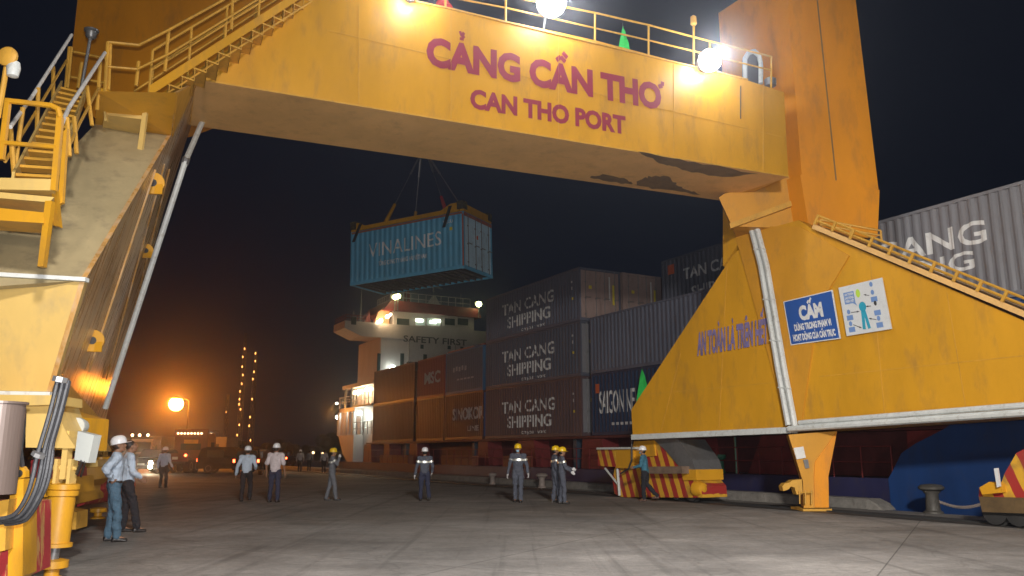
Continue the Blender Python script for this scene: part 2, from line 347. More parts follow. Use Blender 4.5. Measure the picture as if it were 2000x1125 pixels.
# shadows on the underside, painted as thin dark patches
def soffit(px, py): return Wz(px, py, ZB-.018)
def blob(pts):
    out = []
    for i in range(len(pts)):
        a_, c_ = V(pts[i]), V(pts[(i+1) % len(pts)])
        for k in range(5):
            q = a_.lerp(c_, k/5); out.append((q.x+random.uniform(-3, 3), q.y+random.uniform(-2, 2)))
    return out
b = MB()
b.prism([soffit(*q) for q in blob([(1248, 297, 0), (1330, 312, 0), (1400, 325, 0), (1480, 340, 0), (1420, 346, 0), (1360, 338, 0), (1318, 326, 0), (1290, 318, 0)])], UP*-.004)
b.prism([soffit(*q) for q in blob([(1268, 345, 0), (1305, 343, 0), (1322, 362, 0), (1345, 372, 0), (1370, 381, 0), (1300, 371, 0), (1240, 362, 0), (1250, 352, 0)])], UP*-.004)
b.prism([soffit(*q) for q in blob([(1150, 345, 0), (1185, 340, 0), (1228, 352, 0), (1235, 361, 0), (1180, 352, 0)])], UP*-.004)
b.build('painted_shadow_patch', SHADE_SEAM, beam)
# lettering
b = MB()
p0 = bp_(832, 124)+BN*.012; p1 = bp_(1292, 213)+BN*.012; text(b, 'CẢNG CẦN THƠ', p0, p1-p0, UP*(bp_(832, 70)-bp_(832, 124)).length, .05)
p0 = bp_(918, 209)+BN*.012; p1 = bp_(1222, 261)+BN*.012; text(b, 'CAN THO PORT', p0, p1-p0, UP*(bp_(918, 173)-bp_(918, 209)).length, .045)
b.build('lettering', REDL, crane)
# --- walkway railing on top of the beam
def rail(mb, tops, mids, posts, r=.028, foot=None):
    mb.path(tops, r, 6); mb.path(mids, r*.85, 6)
    for a_, c_ in posts: mb.tube(a_, c_, r, 6)
b = MB()
tp = [(600, -95), (780, -55), (872, -34), (990, -12), (1165, 22), (1270, 46), (1390, 78), (1510, 108)]
md = [(600, -65), (780, -28), (872, -10), (990, 12), (1165, 52), (1270, 76), (1390, 105), (1510, 135)]
ft = [(600, -38), (780, -2), (872, 18), (990, 42), (1165, 84), (1270, 112), (1390, 142), (1510, 174)]
IN = -BN*.08
rail(b, [bp_(*q)+IN for q in tp], [bp_(*q)+IN for q in md], [(bp_(*f)+IN, bp_(*t)+IN) for f, t in zip(ft, tp)])
IN2 = dep*.93
rail(b, [bp_(*q)+IN2 for q in tp], [bp_(*q)+IN2 for q in md], [(bp_(*f)+IN2, bp_(*t)+IN2) for f, t in zip(ft, tp)])
b.build('beam_railing', Y3, crane)
# floodlights
FL = emi('floodlight_glow', (.93, .96, 1), 60)
for px, py, r, en in ((1066, 16, .37, 60), (1372, 128, .30, 60), (800, -6, .2, 40)):
    c = bp_(px, py)+BN*.32
    hb = MB(); hb.lathe(c-BN*.1, -BN, [(r*.8, -.02), (r*.85, .03), (r*.75, .2), (r*.35, .34)], 16); hb.tube(c-BN*.3, c-BN*.45-UP*.5, .03)
    h = hb.build('floodlight', GREYM, crane, smooth=True)
    bb = MB(); bb.ball(c, r, 16, 10, (1, 1, 1)); bb.build('bulb', FL, h, smooth=True)
    light('floodlight_beam', 'SPOT', c+BN*.5, en*14, (.93, .95, 1), crane, aim=(2, 4, 0), spot_size=math.radians(80), spot_blend=.9, shadow_soft_size=.2)
    light('floodlight_spill', 'POINT', c+BN*.6, en, (.95, .97, 1), crane, shadow_soft_size=.3)
b = MB(); b.tube(bp_(1357, 125)-BN*.05, bp_(1357, 38)-BN*.05, .03); b.lathe(bp_(1357, 48)-BN*.05, UP, [(.05, 0), (.09, .05), (.08, .25), (.02, .3)], 10); b.build('small_lamp', Y3, crane)
# round-topped access door frame seen over the beam
b = MB(); pts = [W(q[0], q[1], bp_(*q).y+1.0) for q in ((1455, 160), (1455, 115), (1462, 103), (1473, 100), (1482, 108), (1486, 125), (1486, 163))]
b.path(pts, .07, 8); b.build('door_frame', WPIPE, crane)
b = MB(); b.prism([q+dep*.03 for q in pts], dep*.02); b.build('door', DARKM, crane)
b = MB(); b.lathe(W(1505, 168, bp_(1505, 170).y+.5), UP, [(.16, 0), (.17, .2), (.05, .28)], 12); b.build('vent', GREYM, crane)

# --- right tower (front face bright, left face in shade)
ds = 22.6
TF = [W(1540, -60, ds), W(1664, -60, ds), W(1716, 372, ds), W(1566, 342, ds)]
TF[0] = W(1533, -60, ds); back_t = -US*2.9
b = MB(); b.prism(TF, back_t); b.build('right_tower', Y2, crane)
b = MB(); s0, s1 = W(1590, -50, ds-.012), W(1632, 352, ds-.012); b.box(s0, V((.035, 0, 0)), V((0, .01, 0)), s1-s0); b.build('weld_seam', SHADE_SEAM, crane)
b = MB(); b.prism([W(1563, 341, ds-.06), W(1718, 371, ds-.06), W(1714, 462, ds-.06), W(1640, 470, ds-.06), W(1581, 452, ds-.06)], back_t*1.05+V((0, .06, 0))); b.build('tower_base', Y2, crane)
# knee box under the beam end
b = MB(); b.prism([W(1404, 386, 23.0), W(1415, 378, 23.0), W(1552, 343, 23.0), W(1564, 446, 23.0), W(1430, 442, 23.0)], V((.62, 1.6, -.1))); b.build('knee', YFOLD, crane)
b = MB(); b.prism([W(1425, 436, 22.85), W(1545, 392, 22.85), W(1547, 402, 22.85), W(1427, 446, 22.85)], V((0, .12, 0))); b.build('knee_flange', Y3, crane)
# --- right leg gusset, leaning slightly inwards
G0, G1, G2 = W(1236, 853, 27.6), W(2000, 815, 17.9), W(1480, 420, 23.4)
GNn = (G1-G0).cross(G2-G0).normalized()
if GNn.y > 0: GNn = -GNn
def gp(px, py, o=0.): return Wp(px, py, G0, GNn)+GNn*o
b = MB(); b.prism([gp(*q) for q in ((1430, 500), (1478, 452), (1560, 430), (1585, 446), (1620, 462), (2060, 652), (2060, 808), (1548, 842), (1236, 853), (1233, 800))], -GNn*1.05)
gus = b.build('right_leg_gusset', Y1, crane)
b = MB()
for a_, c_ in (((1330, 690), (1290, 848)), ((1420, 520), (1405, 842)), ((1700, 505), (1730, 822)), ((1850, 570), (1890, 812)), ((1260, 770), (1530, 745)), ((1600, 735), (2040, 690))):
    q0_, q1_ = gp(*a_, .003), gp(*c_, .003); d_ = (q1_-q0_).normalized(); sd_ = d_.cross(GNn)*.016; b.prism([q0_, q1_, q1_+sd_, q0_+sd_], GNn*.006)
b.build('weld_seam', Y3, gus)
b = MB(); b.prism([gp(*q) for q in ((1412, 404), (1440, 398), (1446, 470), (1430, 494), (1412, 520))], -GNn*.9); b.build('rear_column', Y1, crane)
b = MB(); b.prism([gp(*q, .05) for q in ((1432, 440), (1565, 444), (1660, 500), (1600, 600), (1566, 832), (1535, 838), (1520, 760), (1480, 612))], -GNn*.046); b.build('leg_plate', YFOLD, crane)
b = MB()
f0, f1 = gp(1592, 448, .16), gp(2060, 644, .16); nrm = (f1-f0).normalized().cross(GNn); nrm = nrm if nrm.z > 0 else -nrm
b.box(f0, f1-f0, -GNn*1.35, nrm*.13)
b.build('sloping_flange', SOFF, crane)
b = MB()
for o, w in ((.24, 0), (.24, .14)):
    b.tube(f0+nrm*(o+w)-GNn*.02, f1+nrm*(o+w)-GNn*.02, .035, 6)
L_ = (f1-f0).length
for i in range(12):
    q = f0.lerp(f1, i/11.); b.box(q+nrm*.13-GNn*.02, (f1-f0).normalized()*.07, GNn*.05, nrm*.28)
for i in range(46):
    q = f0.lerp(f1, i/45.)+nrm*.2; b.box(q-GNn*.1, (f1-f0).normalized()*.17, -GNn*.7, nrm*.02)
b.build('leg_ladder', Y3, crane)
# rail on the tower foot
b = MB(); c0, c1 = W(1604, 448, 22.2), W(1722, 470, 21.6)
rail(b, [c0+UP*.28, c1+UP*.28], [c0+UP*.14, c1+UP*.14], [(c0, c0+UP*.28), (c1, c1+UP*.28), (c0.lerp(c1, .5), c0.lerp(c1, .5)+UP*.28)], .03); b.build('foot_rail', Y3, crane)
# white conduits
b = MB(); cw = .1
for k, o in ((-.1, 0), (.1, 0)):
    lat = (gp(1560, 600)-gp(1540, 600)).normalized()*k
    b.path([gp(1459, 374, .17)+lat, gp(1478, 440, .17)+lat, gp(1499, 520, .17)+lat, gp(1533, 720, .17)+lat, gp(1554, 832, .17)+lat], .085, 8)
b.build('vertical_conduit', WPIPE, crane, smooth=True)
b = MB(); b.path([gp(1568, 826, .16), gp(2060, 788, .16)], .065, 8); b.path([gp(1548, 838, .16), gp(2060, 803, .16)], .085, 8); b.build('long_conduit', WPIPE, crane, smooth=True)
b = MB(); b.prism([gp(1236, 849, .08), gp(1548, 834, .08), gp(1548, 846, .08), gp(1236, 859, .08)], -GNn*.3); b.build('sill_strip', WPIPE, crane)
b = MB()
for px, py in ((1470, 410), (1492, 490), (1511, 588), (1524, 668), (1541, 760)):
    q = gp(px, py, .27); l = (gp(1560, 600)-gp(1540, 600)).normalized(); b.box(q-GNn*.02-l*.19, l*.38, -GNn*.1, UP*.03)
b.build('pipe_clamp', WPIPE, crane)
# lettering on the gusset and the two signs
b = MB(); p0, p1 = gp(1363, 693, .03), gp(1503, 668, .068); h = (gp(1363, 650)-gp(1363, 693))
text(b, 'AN TOÀN LÀ TRÊN HẾT', p0, p1-p0, h, .05); b.build('slogan', BLUL, crane)
def quadmap(c4, off):   # corners tl,tr,br,bl in pixels -> f(u,v) with v down
    tl, tr, br, bl = [gp(*c, off) for c in c4]
    return lambda u, v, o=0.: tl.lerp(tr, u).lerp(bl.lerp(br, u), v)+GNn*o
q = quadmap(((1533, 590), (1629, 567), (1645, 662), (1548, 675)), .08)
b = MB(); b.prism([q(0, 0), q(1, 0), q(1, 1), q(0, 1)], -GNn*.03); sg = b.build('warning_sign', WHT, crane)
b = MB(); b.prism([q(.02, .02, .003), q(.98, .02, .003), q(.98, .98, .003), q(.02, .98, .003)], GNn*.002); b.build('sign_face', SIGNB, sg)
b = MB()
def qtext(q, s, u0, u1, vb, vt, bold): text(b, s, q(u0, vb, .008), q(u1, vb, .008)-q(u0, vb, .008), q(u0, vt, .008)-q(u0, vb, .008), bold)
qtext(q, 'CẤM', .28, .76, .48, .18, .06); qtext(q, 'ĐỨNG TRONG PHẠM VI', .14, .88, .70, .56, .05); qtext(q, 'HOẠT ĐỘNG CỦA CẦN TRỤC', .08, .93, .92, .78, .05)
b.build('sign_lettering', WHT, sg)
q = quadmap(((1641, 563), (1726, 543), (1745, 643), (1657, 657)), .08)
b = MB(); b.prism([q(0, 0), q(1, 0), q(1, 1), q(0, 1)], -GNn*.03); sg = b.build('safety_gear_board', SIGNW, crane)
def pr(mb, pts, o=.004): mb.prism([q(u, v, o) for u, v in pts], GNn*.002)
def rc(u0, v0, u1, v1): return [(u0, v0), (u1, v0), (u1, v1), (u0, v1)]
def el(u, v, ru, rv, n=14): return [(u+ru*math.cos(6.283*i/n), v+rv*math.sin(6.283*i/n)) for i in range(n)]
b = MB(); pr(b, rc(.09, .13, .33, .37)); pr(b, [(.27, .37), (.33, .37), (.36, .44)], .004)
for u, v in ((.68, .33), (.70, .60), (.08, .60), (.08, .84), (.70, .84)): pr(b, rc(u, v, u+.14, v+.10))
for u, v in ((.74, .08), (.74, .24), (.14, .53), (.14, .77), (.77, .76)): pr(b, el(u, v, .037, .05))
b.build('print', SIGNP, sg)
b = MB(); pr(b, el(.47, .48, .08, .10)); pr(b, [(.42, .56), (.52, .56), (.57, .92), (.51, .93), (.475, .68), (.455, .93), (.39, .92)])
b.build('figure', SIGNT, sg)
b = MB(); pr(b, el(.42, .20, .05, .085)); b.build('figure_head', SIGNG, sg)
b = MB()
for a_, c_ in (((.66, .29), (.55, .25)), ((.66, .50), (.55, .49)), ((.20, .55), (.38, .56)), ((.20, .80), (.37, .89)), ((.72, .78), (.57, .73))):
    b.tube(q(*a_, .01), q(*c_, .01), .008, 5)
    d_ = (V(c_)-V(a_)).normalized(); n_ = V((-d_.y, d_.x)); pr(b, [tuple(V(c_)), tuple(V(c_)-d_*.05+n_*.018), tuple(V(c_)-d_*.05-n_*.018)], .012)
pr(b, el(.76, .46, .03, .05, 10), .006); b.build('arrow', DARKM, sg)
b = MB()
for k in range(3): text(b, ('AN TOÀN', 'LAO ĐỘNG', 'TRÊN HẾT')[k], q(.11, .20+.07*k, .008), q(.31, .20+.07*k)-q(.11, .20+.07*k), q(.11, .155+.07*k)-q(.11, .20+.07*k), .04)
b.build('print_lettering', WHT, sg)

# --- jack leg in the middle of the right side
jd = 22.0
b = MB(); jb = V((.25, .95, 0))
b.prism([W(1540, 849, jd), W(1634, 842, jd), W(1616, 930, jd), W(1617, 992, jd), W(1570, 992, jd), W(1568, 940, jd)], jb); jk = b.build('jack_leg', YFOLD, crane)
b = MB(); b.prism([W(1635, 842, jd-.03), W(1592, 902, jd-.03), W(1590, 930, jd-.03), W(1592, 991, jd-.03), W(1619, 991, jd-.03), W(1618, 930, jd-.03)], V((0, .025, 0))); b.build('painted_bright_face', Y2, jk)  # lit side of the leg, put in as a plate of brighter paint
b = MB(); b.prism([W(1550, 875, jd-.05), W(1569, 872, jd-.05), W(1574, 894, jd-.05), W(1556, 897, jd-.05)], V((0, .03, 0))); b.build('plate', WHT, jk)
b = MB(); b.prism([W(1569, 898, jd-.04), W(1578, 897, jd-.04), W(1581, 914, jd-.04), W(1573, 915, jd-.04)], V((0, .03, 0))); b.build('small_plate', GREYM, jk)
b = MB(); b.prism([W(*p_, jd-.1) for p_ in ((1528, 950), (1533, 944), (1541, 943), (1548, 938), (1566, 936), (1568, 965), (1556, 966), (1552, 952), (1545, 950), (1540, 956), (1530, 959))], V((0, .3, 0))); b.build('locking_hook', Y3, jk)
b = MB(); b.abox(*(lambda c: (c.x-.35, c.x+.4, c.y-.05, c.y+.9, .01, .07))(W(1593, 989, jd))); b.build('foot_plate', Y3, jk)
b = MB()
for px in (1562, 1573, 1585): b.tube(W(px, 984, jd-.15), W(px, 958, jd-.15), .018, 6)
b.tube(W(1560, 962, jd-.15), W(1588, 962, jd-.15), .018, 6); b.build('foot_guard', Y3, jk)

# --- bogies on the waterside rail
def RW(px, py, w=-4.35): return Wp(px, py, P0+WS*w, WS)
def bogie(outline, cab=None):
    b = MB(); b.prism([RW(*q_) for q_ in outline], WS*1.0); o = b.build('bogie', STRP, crane); return o
bo = bogie(((1203, 905), (1225, 905), (1240, 862), (1290, 860), (1306, 886), (1330, 905), (1334, 920), (1360, 938), (1370, 950), (1372, 972), (1215, 971), (1200, 964), (1196, 935)))
b = MB(); b.prism([RW(*q_, -4.4) for q_ in ((1276, 858), (1325, 858), (1352, 898), (1358, 918), (1332, 918), (1300, 880))], WS*1.1); b.build('equaliser_cover', GREYM, bo)
b = MB(); b.prism([RW(*q_, -4.42) for q_ in ((1330, 917), (1359, 917), (1360, 938), (1334, 938))], WS*1.1)
b.prism([RW(*q_, -4.42) for q_ in ((1238, 862), (1276, 860), (1280, 890), (1262, 892), (1240, 905), (1232, 890))], WS*1.0); b.build('equaliser_beam', Y1, bo)
b = MB()
q0 = RW(1366, 955, -4.25); b.lathe(q0-US*.15, US, [(.05, -.0), (.24, .02), (.24, .2), (.18, .34), (.02, .4)], 14); b.build('buffer', Y1, bo, smooth=True)
b = MB(); b.box(RW(1252, 925, -4.7), RW(1332, 925, -4.7)-RW(1252, 925, -4.7), WS*.3, UP*.22); b.build('step_plate', mat('rusty_steel', (.19, .13, .09), .8, var=.3, scale=4), bo)
for px in (1230, 1275, 1320, 1350):
    b = MB(); c = RW(px, 963, -4.28); c.z = .3; b.lathe(c, WS, [(.05, -.02), (.27, 0), (.27, .1), (.3, .12), (.3, .16)], 18); b.build('wheel', DARKM, bo, smooth=True)
# striped drive cabinet left of it
b = MB(); p_ = [RW(1167, 876, -4.5), RW(1202, 877, -4.5), RW(1202, 912, -4.5), RW(1168, 910, -4.5)]; b.prism(p_, WS*1.1)
cb = b.build('drive_cabinet', STRP, crane)
b = MB(); b.prism([RW(1203, 877, -4.52), RW(1236, 876, -4.52), RW(1236, 915, -4.52), RW(1203, 914, -4.52)], WS*1.1); b.build('cabinet_door', Y1, cb)
b = MB(); b.prism([RW(1165, 874, -4.6), RW(1240, 873, -4.6), RW(1240, 877, -4.6), RW(1165, 878, -4.6)], WS*1.25); b.build('cabinet_roof', BOXW, cb)
b = MB(); b.tube(RW(1182, 915, -4.4), RW(1206, 945, -4.4), .04, 6); b.tube(RW(1206, 915, -4.4), RW(1210, 968, -4.4), .05, 6); b.build('cabinet_bracket', BOXW, cb)
b = MB(); b.path([RW(1234, 858, -4.6), RW(1234, 898, -4.6), RW(1228, 915, -4.6), RW(1212, 925, -4.6)], .03, 6); b.build('power_cable', RUB, crane)
bo = bogie(((1912, 955), (1930, 942), (1954, 948), (1962, 925), (1985, 885), (2010, 872), (2090, 870), (2090, 1000), (1925, 998), (1912, 975)))
b = MB(); b.prism([RW(*q_, -4.5) for q_ in ((1913, 952), (1932, 941), (1955, 946), (1957, 962), (1918, 966))], WS*.3); b.build('end_plate', Y1, bo)
b = MB(); b.prism([RW(*q_, -4.6) for q_ in ((1941, 915), (1948, 914), (1953, 950), (1947, 952))], WS*.05); b.build('maker_plate', SIGNW, bo)
b = MB(); b.prism([RW(*q_, -4.45) for q_ in ((1912, 970), (2090, 975), (2090, 1006), (1918, 1000))], WS*.9); b.build('wheel_guard', mat('grimy_yellow_paint', (.12, .075, .03), .7, var=.3, scale=3, damt=.6), bo)
for px in (1940, 1985):
    b = MB(); c = RW(px, 985, -4.3); c.z = .28; b.lathe(c, WS, [(.05, -.02), (.26, 0), (.26, .1), (.3, .12), (.3, .16)], 18); b.build('wheel', DARKM, bo, smooth=True)

# --- left leg -------------------------------------------------------------
LN, LF, LT = W(100, 765, 10.6), W(200, 832, 24.0), W(380, 200, 17.2)
IN_ = (LF-LN).cross(LT-LN).normalized()
if IN_.x < 0: IN_ = -IN_
def lp(px, py, o=0.): return Wp(px, py, LN, IN_)+IN_*o
LV = V((-.93, -.30, 0)).normalized()
b = MB(); b.prism([lp(*q_) for q_ in ((335, 262), (346, 182), (384, 160), (386, 205), (318, 420), (262, 620), (203, 832), (101, 765), (167, 546))], LV*.06)
b.build('left_leg_inner_plate', YSIDE, crane)
e = [lp(345, 182), lp(335, 263), lp(167, 547), lp(101, 765)]
pn_ = (e[1]-e[2]).cross(LV).normalized(); lft = lambda px, py, k=0: Wp(px, py, e[1]+pn_*k, pn_)
b = MB(); b.prism([e[1], e[2], lft(-160, 570), lft(-160, 520), lft(40, 395), lft(192, 236)], V((-.1, .12, -.02))); b.build('left_leg_sloping_plate', YDUST, crane)
b = MB(); b.prism([e[2], e[3], e[3]+LV*4.2, e[2]+LV*4.2], V((-.05, .15, 0))); b.build('left_leg_lower_plate', YPALE, crane)
b = MB(); b.prism([W(344, 181, e[0].y-.05), W(334, 265, e[1].y-.05), W(186, 243, e[1].y-.3), W(192, 178, e[0].y-.3)], -US*.3)
b.prism([lp(386, 158, .02), lp(336, 264, .02), lp(345, 180, .02)], V((-.2, .3, 0))); b.build('left_leg_collar', Y1, crane)
b = MB(); b.box(lp(167, 545, .02)-UP*.03-V((0, .05, 0)), LV*4.2, V((0, .1, 0)), UP*.05); b.box(lp(101, 767, .02)-UP*.06-V((0, .08, 0)), LV*4.2, V((0, .3, 0)), UP*.07); b.build('joint_flange', WPIPE, crane)
# far side sloping plate (seen from below as the dark outer edge)
# left tower behind the stair
lt = 20.5
b = MB(); b.prism([W(158, -60, lt), W(640, -160, lt), W(640, 90, lt), W(345, 200, lt), W(190, 235, lt), W(132, 178, lt)], V((-.5, 2.4, 0))); b.build('left_tower', Y2, crane)
# lifting lugs on the inner edge
for px, py, s in ((296, 358, 1.), (283, 490, .8), (243, 272, 1.4), (178, 665, .9)):
    b = MB(); c = lp(px, py, .03)
    if px == 243: c = W(243, 275, 15.2)
    ax = V((.25, -.95, 0)); r = .2*s
    b.lathe(c, ax, [(r, 0), (r, .06)], 14); b.box(c-V((r*1.3, 0, r)), V((r*2.2, 0, 0)), ax*.05, UP*r*.9)
    lug = b.build('lug', Y1, crane); b = MB(); b.lathe(c+ax*.062, ax, [(r*.35, 0), (r*.35, .006)], 10); b.build('lug_hole', DARKM, lug)
# white pole in front of the inner plate
b = MB(); b.path([lp(386, 203, .25), lp(339, 306, .25), lp(270, 520, .25), lp(182, 792, .25)], .062, 8); pole = b.build('drain_pole', WPIPE, crane, smooth=True)
b = MB(); b.tube(lp(341, 300, .25), lp(337, 313, .25), .085); b.build('pole_coupling', GREYM, pole)
# streak ribs on the inner plate
b = MB()
for a_, c_ in (((300, 330), (170, 725)), ((318, 320), (205, 740)), ((328, 330), (225, 745))): b.tube(lp(*a_, .03), lp(*c_, .03), .018, 5)
b.build('rib', YSIDE, crane)
# service platform low on the inner side
b = MB(); pp = [lp(108, 735, 0), lp(108, 735, .75), lp(205, 832, .75), lp(205, 828, 0)]
zp = 2.75
P1 = [W(107, 742, 11.3), W(124, 742, 10.6), W(204, 830, 16.5), W(182, 806, 20.5)]
b.prism(P1, UP*-.05); plat = b.build('side_platform', GREYM, crane)
b = MB(); b.prism([P1[1], P1[2], P1[2]-UP*.14, P1[1]-UP*.26], V((.03, 0, 0))); b.build('toe_board', Y3, plat)
b = MB()
for i in range(13):
    t_ = (i+.5)/13; b.tube(P1[0].lerp(P1[3], t_)-UP*.07, P1[1].lerp(P1[2], t_)-UP*.09, .03, 5)
b.build('grating_bar', Y3, plat)
# bracket (rounded quarter plate) and jack cylinder, near
def jack(px0, pyt, pyb, px1, d, r):
    """yellow hydraulic jack: flange, barrel, rod, foot"""
    t0, b0 = W(px0, pyt, d), W(px1, pyb, d); ax = (b0-t0).normalized(); L0 = (b0-t0).length
    b = MB(); b.lathe(t0, ax, [(r*.95, 0), (r*1.12, .01), (r*1.12, L0*.09), (r*.98, L0*.1), (r*1.08, L0*.11), (r*1.08, L0*.19), (r*.9, L0*.2), (r*.9, L0*.93), (r*1.12, L0*.94), (r*1.12, L0*.995), (r*.8, L0)], 24)
    o = b.build('jack_cylinder', Y1, crane, smooth=True)
    f = b0+ax*.35; f.z = max(f.z, .25)
    g = MB(); g.tube(b0, f, r*.38, 12); g.build('piston_rod', GREYM, o, smooth=True)
    g = MB(); c = V((f.x, f.y, 0)); g.lathe(c, UP, [(r*.9, .01), (r*.9, .04), (r*.5, .07), (r*.5, .14), (r*1.05, .16), (r*1.05, .24), (r*.6, .26)], 20); g.build('jack_foot', Y1, o, smooth=True)
    g = MB()
    for k in (-.62, .38): g.box(t0+V((r*k, -.08, -.02)), V((r*.24, 0, 0)), V((0, .16, 0)), UP*L0*.42)
    g.box(t0+V((-r*.2, -.06, .05)), V((r*.4, 0, 0)), V((0, .12, 0)), UP*L0*.78)
    g.tube(t0+V((-r*.9, 0, L0*.25)), t0+V((r*.9, 0, L0*.25)), r*.2, 10); g.build('clevis', YPALE, o)
    g = MB(); g.tube(t0.lerp(b0, .55)+V((-r*1.15, -.02, 0)), t0.lerp(b0, .53)+V((-r*.2, -r*.8, 0)), .012, 8); g.build('fitting', Y3, o)
    return o
jack(125, 944, 1068, 108, 10.2, .165)
jack(198, 892, 952, 195, 19.5, .17)
b = MB(); b.prism([W(*p_, 10.1) for p_ in ((50, 772), (98, 772), (108, 792), (118, 820), (132, 850), (146, 872), (146, 876), (50, 874))], V((-.1, .75, 0))); br = b.build('jack_bracket', YPALE, crane)
b = MB(); b.prism([W(*p_, 10.9) for p_ in ((98, 800), (156, 815), (150, 880), (100, 878))], V((0, .8, 0))); b.build('bracket_web', Y1, br)
b = MB(); b.prism([W(*p_, 18.6) for p_ in ((176, 852), (192, 852), (206, 878), (206, 882), (170, 880))], V((-.3, .9, 0))); b.build('jack_bracket', YPALE, crane)
b = MB(); b.prism([W(*p_, 10.0) for p_ in ((152, 842), (184, 850), (172, 904), (145, 898))], V((.02, .14, 0))); bx = b.build('junction_box', BOXW, crane)
b = MB(); b.tube(W(160, 900, 10), W(150, 925, 10.2), .02); b.tube(W(166, 902, 10), W(158, 930, 10.4), .015); b.build('box_cable', RUB, bx)
b = MB(); b.lathe(W(161, 833, 10.8), V((0, -1, 0)), [(.09, 0), (.11, .1), (.11, .16)], 14); b.tube(W(161, 833, 10.8), W(155, 815, 10.9), .03); b.build('reflector_lamp', BOXW, crane, smooth=True)
# cable bundle
b = MB()
for k in range(5):
    o = V((.022*(k % 3)-.02, .03*k, 0)); d_ = 6.2+.01*k
    pts = [(118, 742), (112, 768), (104, 800), (94, 835), (84, 868), (76+2*k, 895), (70+2*k, 930), (58+3*k, 970-3*k), (38, 1003+3*k), (18, 1012+3*k), (-10, 1014+3*k)]
    q_ = [W(x, y, d_)+o for x, y in pts]
    for _ in range(2):
        q2 = [q_[0]]
        for a_, c_ in zip(q_[:-1], q_[1:]): q2 += [a_.lerp(c_, .25), a_.lerp(c_, .75)]
        q_ = q2+[q_[-1]]
    b.path(q_, .016, 7)
cab = b.build('cable_bundle', RUB, crane, smooth=True)
b = MB(); b.tube(W(119, 736, 6.2), W(116, 746, 6.2), .055); b.tube(W(77, 885, 6.17), W(73, 892, 6.17), .05); b.build('cable_tie', GREYM, cab)
# machinery of the landside bogies, red and yellow
def blk(name, pts, d, dep_, m, par=crane):
    b = MB(); b.prism([W(x, y, d) for x, y in pts], dep_); return b.build(name, m, par)
m1 = blk('landside_bogie', ((-60, 985), (48, 985), (46, 1130), (-60, 1160)), 7.6, V((-.2, .8, 0)), RED)
blk('wheel_cover', ((20, 940), (46, 935), (44, 1125), (14, 1150)), 7.4, V((-.05, .3, 0)), Y1, m1)
blk('wheel_cover', ((-60, 990), (18, 975), (12, 1018), (10, 1075), (-60, 1090)), 7.2, V((-.05, .2, 0)), Y3, m1)
blk('wheel_cover', ((46, 1000), (60, 985), (56, 1040), (44, 1080)), 8.0, V((-.02, .2, 0)), RED, m1)
b = MB(); b.prism([W(x, y, 7.9) for x, y in ((18, 916), (28, 911), (44, 911), (50, 920), (50, 932), (40, 934), (38, 1100), (22, 1130))], V((0, .06, 0))); hk = b.build('tow_lug', Y1, m1)
b = MB(); b.lathe(W(35, 925, 7.88), V((0, 1, 0)), [(.035, 0), (.035, .02)], 12); b.build('lug_hole', DARKM, hk)
m2 = blk('landside_bogie', ((60, 900), (80, 893), (108, 918), (108, 938), (60, 940)), 11.0, V((-.4, 1.6, 0)), RED)
blk('equaliser_beam', ((55, 938), (108, 935), (108, 970), (55, 972)), 10.9, V((-.4, 1.8, 0)), Y1, m2)
blk('wheel_box', ((62, 972), (105, 972), (100, 1035), (62, 1035)), 11.2, V((-.4, 1.2, 0)), Y3, m2)
blk('wheel_box', ((118, 995), (150, 1000), (148, 1034), (120, 1036)), 11.6, V((-.1, .5, 0)), Y3, m2)
blk('wheel_guard', ((40, 1000), (60, 985), (56, 1075), (40, 1110)), 9.0, V((-.2, .6, 0)), RED, m2)
m3 = blk('landside_bogie', ((140, 915), (162, 915), (162, 940), (148, 955), (148, 985), (140, 985)), 14.5, V((-.6, 2.2, 0)), Y1)
blk('wheel_guard', ((158, 950), (178, 935), (180, 958), (165, 985), (150, 990)), 16.0, V((-.3, 2.5, 0)), RED, m3)
blk('equaliser_beam', ((160, 905), (190, 898), (192, 922), (162, 928)), 17.0, V((-.6, 2, 0)), YPALE, m3)
blk('lower_beam', ((-60, 770), (110, 772), (110, 790), (50, 792), (-60, 790)), 9.9, V((-.1, .8, 0)), YPALE)
# ribbed drum and its bracket at the left edge
b = MB(); c = W(-20, 965, 7.0); hh = W(-20, 785, 7.0).z-c.z
b.lathe(c, UP, [(.19, 0), (.19, hh*.97), (.21, hh*.975), (.21, hh)], 40); b.build('cable_drum', mat('dull_pinkish_steel', (.19, .145, .125), .4, .3, var=.15, scale=6, stretch=20), crane)
b = MB(); b.path([W(30, 800, 7.3), W(32, 830, 7.3), W(26, 850, 7.3), W(24, 862, 7.3), W(32, 880, 7.3), W(12, 905, 7.3)], .006, 5); b.build('loose_wire', Y3, crane)
b = MB(); b.path([W(25, 792, 7.2), W(47, 800, 7.3), W(46, 830, 7.4), W(40, 880, 7.5), W(44, 910, 7.6)], .02, 6); b.build('thin_cable', RUB, crane)

